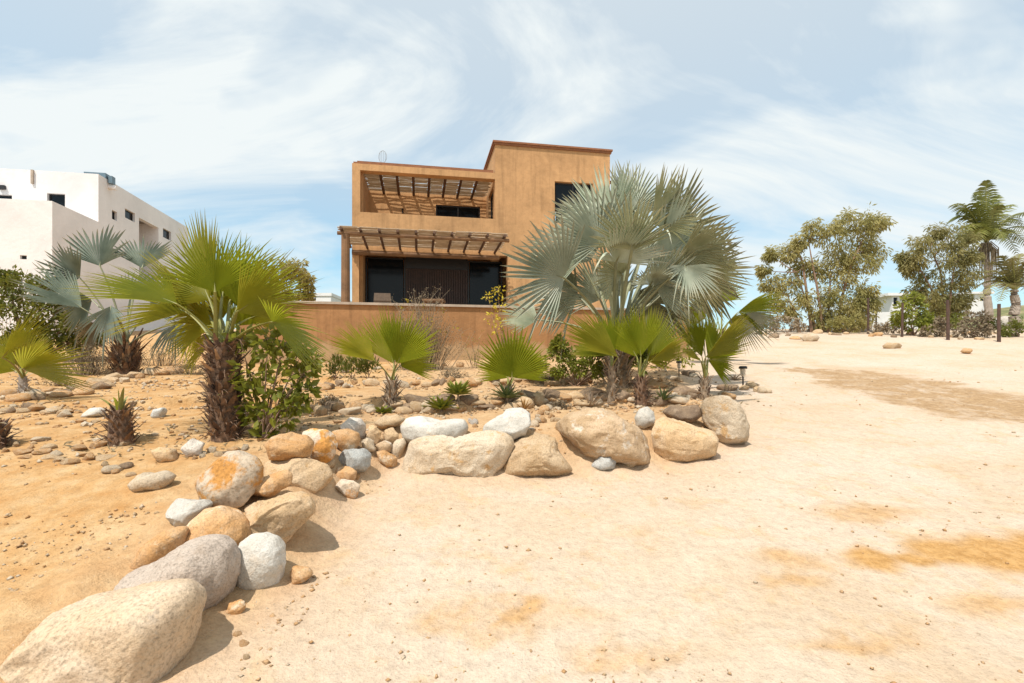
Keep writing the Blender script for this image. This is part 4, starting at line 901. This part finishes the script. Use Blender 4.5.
def hpart(name, mb, mat, parent=None, smooth=False): return obj(name, mb.vf, M[mat], parent or house, hb, smooth)
w_ = MB()
panel(w_, -5.37, 0, FZ-1, 9.22, 0, .35, [(-5.08,0.0,7.42,8.98),(-5.12,0.0,FZ,6.0)], H)
panel(w_, 0, 4.73, FZ-1, 10.32, 0, .35, [(0,.5,FZ,6.0),(2.41,4.0,7.4,9.06)], H)
panel(w_, .35, 7, FZ-1, 10.32, 0, .3, [(.5,1.9,6.9,8.9),(.35,1.3,FZ,6.0)], H, True)        # left wall of the tower
panel(w_, .35, 7, FZ-1, 10.32, 4.43, 4.73, [], H, True)
panel(w_, .35, 7, FZ-1, 9.22, -5.37, -5.02, [], H, True)
panel(w_, -5.02, 0, 6.9, 9.22, 2.6, 2.8, [(-2.2,-.27,6.9,8.68)], H)
panel(w_, -5.02, 4.43, FZ-1, 9.1, 6.75, 7, [], H)
w_.box((-5.02,.352,6.62),(-.002,6.74,6.9), H); w_.box((-5.02,2.802,8.95),(-.002,6.74,9.1), H); w_.box((.302,.352,10.0),(4.428,6.98,10.15), H); w_.box((.302,.352,6.62),(4.428,6.74,6.9), H)
w_.box((-5.02,1.9,FZ-.2),(4.42,2.0,6.6), H)
hpart('wall', w_, 'wall')
c_ = MB()
c_.box((-.05,-.05,10.322),(4.78,7.05,10.40), H); c_.box((-.09,-.09,10.402),(4.82,7.09,10.47), H)
hpart('tower_cornice', c_, 'brick')
c_ = MB(); c_.box((-5.33,.05,9.222),(-.055,.32,9.30), H); c_.box((-5.33,.322,9.222),(-5.06,6.9,9.30), H); c_.box((-5.2,.10,9.302),(-.055,.36,9.36), H)
hpart('parapet_trim', c_, 'brick')
def window(name, u0, u1, z0, z1, w0, parent=house, side=False, mull=1):
    T = (lambda p: H((p[1], p[0], p[2]))) if side else H
    f = MB(); t = .06
    f.box((u0,w0,z0),(u0+t,w0+.06,z1), T); f.box((u1-t,w0,z0),(u1,w0+.06,z1), T); f.box((u0+t,w0,z1-t),(u1-t,w0+.06,z1), T); f.box((u0+t,w0,z0),(u1-t,w0+.06,z0+t), T)
    for k in range(mull):
        c = u0+(u1-u0)*(k+1)/(mull+1); f.box((c-t/2,w0,z0+t),(c+t/2,w0+.06,z1-t), T)
    fo = hpart(name, f, 'frame')
    g = MB(); xs = [u0+t]+[u0+(u1-u0)*(k+1)/(mull+1) for k in range(mull)]+[u1-t]
    for a, b2 in zip(xs, xs[1:]): g.box((a+.03,w0+.025,z0+t),(b2-.03,w0+.035,z1-t), T)
    hpart('pane', g, 'glass', fo)
window('window', 2.412, 3.998, 7.402, 9.058, .16)
window('balcony_door', .502, 1.898, 6.902, 8.898, .10, side=True)
window('balcony_door', -2.198, -.272, 6.902, 8.678, 2.66)
window('patio_door', -5.0, -3.45, FZ, 6.0, 1.2, mull=0)
window('patio_door', -.95, .48, FZ, 6.0, 1.2, mull=0)
s_ = MB(); 
for k in range(26): s_.box((-3.42+k*.095,1.16,FZ),(-3.42+k*.095+.055,1.22,5.6), H)
s_.box((-3.44,1.225,FZ),(-.96,1.26,6.1), H)
hpart('slatted_screen', s_, 'slat')
d_ = MB(); d_.box((-3.44,1.14,5.602),(-.96,1.222,6.1), H); hpart('screen_header', d_, 'frame')
l_ = MB(); q = Vector(H((-3.6,2.58,8.35))); l_.tube([q, q+Vector((0.02,-.1,0)), q+Vector((0.02,-.1,-.16))], [.03,.05,.05], 8); hpart('wall_lamp', l_, 'steel')
# canale spout on the right side of the tower
s_ = MB(); s_.tube([H((4.65,.7,9.45)), H((5.15,.7,9.42))], .07, 10); hpart('roof_spout', s_, 'wood')
a_ = MB(); q = Vector(H((-4.35,1.2,9.25))); a_.tube([q, q+Vector((0,0,.55))], .018, 6)
ring = [q+Vector((.16*math.cos(t), .03, .78+.24*math.sin(t))) for t in np.linspace(0, 6.283, 20)]; a_.tube(ring, .012, 5)
for t in np.linspace(.3, 2.8, 6): a_.tube([q+Vector((.16*math.cos(t),.03,.78+.24*math.sin(t))), q+Vector((.16*math.cos(t),.03,.78-.24*math.sin(t)))], .008, 4)
hpart('antenna', a_, 'galv')
def reeds(mb, u0, u1, w0, w1, z, step, r, bays, zslope=0):
    n = int((w1-w0)/step); ub = np.linspace(u0, u1, bays+1)
    for i in range(n):
        w = w0+(i+.5)*step
        for a, b2 in zip(ub, ub[1:]):
            k = random.random()
            if k < .09: continue
            aa = a+random.uniform(-.06,.08); bb = b2+random.uniform(-.1,.06); ww = w+random.uniform(-.014,.014); w2 = w+random.uniform(-.02,.02); zz_ = z+zslope*(w-w0)+random.uniform(-.006,.012)
            mb.tube([H((aa,ww,zz_)), H(((aa+bb)/2,(ww+w2)/2+random.uniform(-.02,.02),zz_+random.uniform(-.006,.006))), H((bb,w2,zz_))], r*random.uniform(.75,1.15), 6)
bal = MB(); reeds(bal, -5.0, -.03, .38, 2.58, 9.11, .052, .018, 8)
bc = hpart('balcony_roof', bal, 'reed')
for k in range(7):
    b2 = MB(); u = -5.0+.62*(k+1); b2.tube([H((u,.352,9.02)), H((u,2.598,9.02))], .055, 10); hpart('rafter', b2, 'rafter', bc)
pg = MB(); reeds(pg, -5.52, .14, -2.46, -.02, 6.20, .068, .022, 9, -.015)
pgo = hpart('pergola', pg, 'reed')
b2 = MB(); b2.tube([H((-5.56,-2.25,6.03)), H((-2.6,-2.25,6.02)), H((.16,-2.25,6.03))], .065, 12); hpart('beam', b2, 'wood', pgo)
b2 = MB(); b2.tube([H((-5.36,-.09,5.88)), H((-2.6,-.09,5.87)), H((.14,-.09,5.88))], .09, 12); hpart('beam', b2, 'wood', pgo)
for k in range(10):
    u = -5.42+k*.6; b2 = MB(); b2.tube([H((u,-2.50,6.135)), H((u,-.01,6.09))], .045, 10); hpart('rafter', b2, 'rafter', pgo)
for u in (-5.3,):
    b2 = MB(); b2.tube([H((u,-2.25,FZ)), H((u,-2.25,FZ+.12)), H((u,-2.25,FZ+.13)), H((u,-2.25,5.98))], [.20,.20,.145,.135], 14); hpart('post', b2, 'wood', pgo)
# terrace and garden wall
WT = 3.43; W0 = (-3.17, 14.5)
def G(p): t, w, z = p; return (W0[0]+t*DU[0]+w*DW[0], W0[1]+t*DU[1]+w*DW[1], z)
tm = MB(); tm.box((-4.0,.25,2.0),(8.7,14,3.3), G)
o = obj('terrace', tm.vf, M['terr'], None, (0,0,0)); tag(o, 'raised tiled terrace behind the garden wall', 'terrace', kind='structure')
gw = Vector(G((2, 0, 1.7))); gr = empty('garden_wall', gw, 'low orange stucco retaining wall with a pale coping', 'wall')
wm = MB(); wm.box((-4.25,0,1.0),(8.95,.248,WT-.07), G); wm.box((-4.25,.249,1.0),(-4.002,13,WT-.07), G); wm.box((8.702,.249,1.0),(8.95,13,WT-.07), G)
obj('wall', wm.vf, M['gwall'], gr, gw)
cm = MB(); cm.box((-4.31,-.06,WT-.068),(9.01,.30,WT), G); cm.box((-4.31,.302,WT-.068),(-3.95,13,WT), G); cm.box((8.65,.302,WT-.068),(9.01,13,WT), G)
obj('coping', cm.vf, M['cap'], gr, gw)
# terrace furniture
def chair(px, label):
    Y = 16.6; b = P3(px, 300, Y); b.z = FZ; root = empty('patio_chair', b, label, 'chair')
    T = lambda p: (b.x+p[0]*DU[0]+p[1]*DW[0], b.y+p[0]*DU[1]+p[1]*DW[1], FZ+p[2])
    m1 = MB(); m1.box((-.27,-.25,.36),(.27,.25,.44), T); obj('seat', m1.vf, M['chairm'], root, b)
    m1 = MB(); m1.add([T(p) for p in ((-.27,-.30,.442),(.27,-.30,.442),(.25,-.34,.68),(-.25,-.34,.68),(-.27,-.25,.442),(.27,-.25,.442),(.25,-.29,.68),(-.25,-.29,.68))], [(0,1,2,3),(5,4,7,6),(3,2,6,7),(1,5,6,2),(4,0,3,7),(0,4,5,1)]); obj('backrest', m1.vf, M['chairm'], root, b)
    for sx in (-1,1):
        for sy in (-1,1):
            m1 = MB(); m1.tube([T((sx*.23,sy*.2,.36)), T((sx*.25,sy*.23,0))], .02, 6); obj('leg', m1.vf, M['steel'], root, b)
chair(383, 'tan woven patio chair behind the garden wall under the pergola')
b = P3(434, 300, 17.0); b.z = FZ; t_ = empty('patio_table', b, 'low wooden patio table behind the garden wall', 'table')
T = lambda p: (b.x+p[0], b.y+p[1], FZ+p[2])
m1 = MB(); m1.box((-.35,-.3,.50),(.35,.3,.56), T); obj('tabletop', m1.vf, M['wood'], t_, b)
for sx in (-1,1):
    for sy in (-1,1):
        m1 = MB(); m1.box((sx*.29-.03,sy*.24-.03,0),(sx*.29+.03,sy*.24+.03,.498), T); obj('leg', m1.vf, M['wood'], t_, b)

# ------------------------------------------------------------------ white house
T2 = R(10.0); C2 = (-21.0, 26.0); ea = (math.cos(T2), math.sin(T2)); eb = (-math.sin(T2), math.cos(T2))
def WH(p): a, bb, z = p; return (C2[0]+a*ea[0]+bb*eb[0], C2[1]+a*ea[1]+bb*eb[1], z)
wb = Vector(WH((-6, 5, 2.5))); wh = empty('white_house', wb, 'large white flat roofed modern house on the left', 'house')
def upos(px, b_=0):   # a for a pixel column on a front plane at depth b_
    k = (px-CX)/F; return (k*(C2[1]+b_*eb[1])-C2[0]-b_*eb[0])/(ea[0]-k*ea[1])
def vpos(px, a_=0):
    k = (px-CX)/F; return (k*(C2[1]+a_*ea[1])-C2[0]-a_*ea[0])/(eb[0]-k*eb[1])
def zat(px, py, a_, b_): p = WH((a_, b_, 0)); return CZ+(HY-py)/F*p[1]
wm = MB(); ZT = zat(97,174,0,0)
a1, a2 = upos(47), upos(65); zw0, zw1 = zat(50,206,a1,0), zat(50,193,a1,0)
ad = upos(12); zd1 = zat(6,195,ad,0)
panel(wm, -16, 0, 1.5, ZT, 0, .3, [(a1,a2,zw0,zw1),(-16.0+.8,ad,zd1-1.6,zd1)], WH)
sv = []
for x0,x1,y0,y1 in ((112,117,211,220),(125,135,211,220),(163,171,230,239)):
    v0, v1 = vpos(x0), vpos(x1); vm = (v0+v1)/2; xm = (x0+x1)/2
    sv.append((v0, v1, zat(xm,y1,0,vm), zat(xm,y0,0,vm)))
v0, v1 = vpos(139), vpos(158.5); recz = zat(140,217.5,0,v0)
panel(wm, .3, 10.2, 1.5, ZT, -.3, 0, sv+[(v0,v1,6.0,recz)], WH, True)
panel(wm, v0-.1, v1+.1, 6.0, recz+.2, -2.6, -2.4, [], WH, True)
wm.box((-2.4,v0-.2,5.8),(-.3,v1+.2,5.99), WH); wm.box((-2.4,v1+.002,6.0),(-.302,v1+.2,recz+.2), WH); wm.box((-2.4,v0-.2,6.0),(-.302,v0-.002,recz+.2), WH)
wm.box((-15.9,.302,ZT-.5),(-.302,10,ZT-.3), WH); wm.box((-15.9,9.9,1.5),(-.302,10.2,ZT), WH)
s1 = 3.3; ZL = zat(52,201,0,-s1)
panel(wm, -16, -.002, 1.5, ZL, -s1, -s1+.3, [(upos(62/3.103,-s1), upos(83/3.103,-s1), zat(23,258.5,-2,-s1), zat(23,254.5,-2,-s1))], WH)
panel(wm, -s1+.3, -.002, 1.5, ZL, -.302, -.002, [], WH, True)
wm.box((-15.9,-s1+.302,ZL-1.1),(-.31,-.005,ZL-.9), WH)
obj('wall', wm.vf, M['white'], wh, wb)
def wwin(a0, a1, z0, z1, depth, side):
    T = (lambda p: WH((-p[1], p[0], p[2]))) if side else (lambda p: WH(p))
    f = MB(); t = .06; d0 = depth
    f.box((a0,d0,z0),(a0+t,d0+.05,z1), T); f.box((a1-t,d0,z0),(a1,d0+.05,z1), T); f.box((a0+t,d0,z1-t),(a1-t,d0+.05,z1), T); f.box((a0+t,d0,z0),(a1-t,d0+.05,z0+t), T)
    w = obj('window', f.vf, M['frame'], wh, wb); g = MB(); g.box((a0+t,d0+.02,z0+t),(a1-t,d0+.03,z1-t), T); obj('pane', g.vf, M['glass'], w, wb)
wwin(a1, a2, zw0, zw1, .15, False); wwin(-15.2, ad, zd1-1.6, zd1, .15, False)
for (x0,x1,z0,z1) in sv: wwin(x0,x1,z0,z1,.12,True)
wwin(upos(62/3.103,-s1), upos(83/3.103,-s1), zat(23,258.5,-2,-s1), zat(23,254.5,-2,-s1), -s1+.12, False)
m1 = MB(); m1.box((upos(0),-.12,zat(3,190,-4,0)),(upos(6),-.003,zat(3,186,-4,0)), WH); obj('wall_vent', m1.vf, M['frame'], wh, wb)
m1 = MB(); aa = upos(33); m1.box((aa-.05,-.09,zat(33,184,aa,0)),(aa+.05,-.003,ZT), WH); obj('downspout', m1.vf, M['cap'], wh, wb)
m1 = MB(); m1.tube([WH((-.05,.9,ZT-.35)), WH((.35,.9,ZT-.4))], .12, 10); obj('roof_spout', m1.vf, M['white'], wh, wb)
m1 = MB(); aa = upos(76); m1.box((aa,.6,ZT-.2),(aa+1.0,1.2,ZT+.28), WH); m1.box((aa+1.06,.7,ZT-.2),(aa+1.25,1.0,ZT+.18), WH); obj('rooftop_tank', m1.vf, M['tank'], wh, wb)
# white rail fence at the foot of the white house
b0 = P3(6, 326, 17); b0.z = gz(b0.x, 17); rf = empty('rail_fence', b0, 'pale picket rail fence at the left edge below the white house', 'fence')
m1 = MB(); 
for k in range(24): m1.box((b0.x-2.0+k*.13, 17, b0.z-.1),(b0.x-2.0+k*.13+.04, 17.03, b0.z+1.25))
obj('pickets', m1.vf, M['white'], rf, b0)
m1 = MB(); m1.box((b0.x-2.05,17.032,b0.z+1.0),(b0.x+1.1,17.07,b0.z+1.06)); m1.box((b0.x-2.05,17.032,b0.z+.2),(b0.x+1.1,17.07,b0.z+.26)); obj('rail', m1.vf, M['white'], rf, b0)

# ------------------------------------------------------------------ far buildings
def far_house(label, Y, x0, x1, ytop, win, depth=8, over=.4):
    a = P3(x0, ytop, Y); c = P3(x1, ytop, Y); zb = min(gz(a.x, Y), gz(c.x, Y+depth))-.5
    b0 = Vector((a.x, Y, zb)); root = empty('far_house', b0, label, 'house', 'far white houses')
    m1 = MB(); ops = [( (p-CX)/F*Y, (q-CX)/F*Y, CZ+(HY-yb)/F*Y, CZ+(HY-yt)/F*Y) for p,q,yt,yb in win]
    I = lambda p: p
    panel(m1, a.x, c.x, zb, a.z, Y, Y+.3, ops, I); m1.box((a.x,Y+.302,zb),(a.x+.3,Y+depth,a.z)); m1.box((c.x-.3,Y+.302,zb),(c.x,Y+depth,a.z)); m1.box((a.x+.302,Y+depth-.3,zb),(c.x-.302,Y+depth,a.z))
    obj('wall', m1.vf, M['white'], root, b0)
    m1 = MB(); m1.box((a.x-over*2,Y-over,a.z+.004),(c.x+over,Y+depth+over,a.z+.35)); obj('roof', m1.vf, M['white'], root, b0)
    for o_ in ops:
        m1 = MB(); m1.box((o_[0],Y+.15,o_[2]),(o_[1],Y+.2,o_[3])); obj('window', m1.vf, M['glass'], root, b0)
far_house('far white house with two dark windows between the two airy trees', 66, 892, 917, 296, [(893.5,897.5,297.5,306),(902,906,297.5,305),(911,914,298,304)])
far_house('far white house on the slope behind the coconut palm', 88, 968, 990, 294, [(971,974,297,301),(980,984,297,301)])
far_house('far low white building seen above the left end of the garden wall', 60, 309, 331, 296, [(314,316,298,300.5)], over=.1)
b0 = P3(880, 322, 58); m1 = MB(); zb = gz(b0.x, 58); m1.box((b0.x-1.2,58,zb-.5),(b0.x+4.5,58.25,CZ+(HY-312)/F*58)); tag(obj('boundary_wall', m1.vf, M['white'], None, (b0.x,58,zb)), 'low white boundary wall in front of the far white house', 'wall')

# ------------------------------------------------------------------ light, sky, camera
W = bpy.data.worlds.new('World'); S.world = W; W.use_nodes = True
nt = W.node_tree; nt.nodes.clear()
out = nd(nt, 'ShaderNodeOutputWorld'); bg = nd(nt, 'ShaderNodeBackground'); nt.links.new(bg.outputs[0], out.inputs[0])
EL = R(60); AZ = math.atan2(-.55, -.835)
sky = nd(nt, 'ShaderNodeTexSky', sky_type='NISHITA'); sky.sun_disc = False; sky.sun_elevation = EL; sky.sun_rotation = AZ; sky.air_density = 1.0; sky.dust_density = .8; sky.ozone_density = .9
tc = nd(nt, 'ShaderNodeTexCoord'); sx = nd(nt, 'ShaderNodeSeparateXYZ'); nt.links.new(tc.outputs['Generated'], sx.inputs[0])
zc = nd(nt, 'ShaderNodeMath', operation='MAXIMUM'); nt.links.new(sx.outputs[2], zc.inputs[0]); zc.inputs[1].default_value = 0
za = nd(nt, 'ShaderNodeMath', operation='ADD'); nt.links.new(zc.outputs[0], za.inputs[0]); za.inputs[1].default_value = .42
dx = nd(nt, 'ShaderNodeMath', operation='DIVIDE'); dy = nd(nt, 'ShaderNodeMath', operation='DIVIDE')
nt.links.new(sx.outputs[0], dx.inputs[0]); nt.links.new(za.outputs[0], dx.inputs[1]); nt.links.new(sx.outputs[1], dy.inputs[0]); nt.links.new(za.outputs[0], dy.inputs[1])
cb = nd(nt, 'ShaderNodeCombineXYZ'); nt.links.new(dx.outputs[0], cb.inputs[0]); nt.links.new(dy.outputs[0], cb.inputs[1])
def cn(scale, sc, rot, det, dist, loc=(0,0,0), rough=.55):
    mp = nd(nt, 'ShaderNodeMapping'); mp.inputs['Scale'].default_value = sc; mp.inputs['Rotation'].default_value = (0,0,R(rot)); mp.inputs['Location'].default_value = loc
    nt.links.new(cb.outputs[0], mp.inputs[0]); n = nd(nt, 'ShaderNodeTexNoise'); n.inputs['Scale'].default_value = scale; n.inputs['Detail'].default_value = det; n.inputs['Roughness'].default_value = rough; n.inputs['Distortion'].default_value = dist
    nt.links.new(mp.outputs[0], n.inputs['Vector']); return n.outputs[0]
LOCX, LOCY = 5.3, 2.2
big = ramp(nt, cn(1.25, (.7,1.2,1), -35, 5, .5, (LOCX,LOCY,0)), [(.30, 0.), (.50, 1.)]).outputs[0]
wis = ramp(nt, cn(1.9, (.6,1.35,1), -40, 10, 1.2, (.4,.3,0), .6), [(.30, .4), (.60, 1.)]).outputs[0]
cm_ = nd(nt, 'ShaderNodeMath', operation='MULTIPLY'); nt.links.new(big, cm_.inputs[0]); nt.links.new(wis, cm_.inputs[1])
vg = ramp(nt, sx.outputs[2], [(.0, .85), (.12, .45), (.20, .30), (.34, .52), (.6, .70)]).outputs[0]
mx = nd(nt, 'ShaderNodeMath', operation='MAXIMUM'); nt.links.new(cm_.outputs[0], mx.inputs[0]); nt.links.new(vg, mx.inputs[1])
CLOUD = (7.3, 7.75, 7.8)
tint = mix(nt, 1.0, sky.outputs[0], (.74, 1.42, 1.48), 'MULTIPLY')
skc = mix(nt, mx.outputs[0], tint, CLOUD)
nt.links.new(skc, bg.inputs[0]); bg.inputs[1].default_value = .118
sun = bpy.data.lights.new('sun', 'SUN'); sun.energy = 4.9; sun.angle = R(.5); sun.color = (1, .955, .88)
so = bpy.data.objects.new('sun', sun); COL.objects.link(so)
sd_ = Vector((math.sin(AZ)*math.cos(EL), math.cos(AZ)*math.cos(EL), math.sin(EL)))
so.rotation_euler = (-sd_).to_track_quat('-Z', 'Y').to_euler(); so.location = sd_*60
cam = bpy.data.cameras.new('camera'); cam.sensor_width = 36; cam.lens = 18; cam.shift_y = 26.5/1024; cam.clip_start = .05; cam.clip_end = 6000
co = bpy.data.objects.new('camera', cam); COL.objects.link(co); co.location = (0,0,CZ); co.rotation_euler = (R(90),0,0)
S.camera = co
S.view_settings.view_transform = 'Standard'; S.view_settings.look = 'None'; S.view_settings.gamma = 1; S.view_settings.exposure = .05
S.render.resolution_x = 1024; S.render.resolution_y = 683
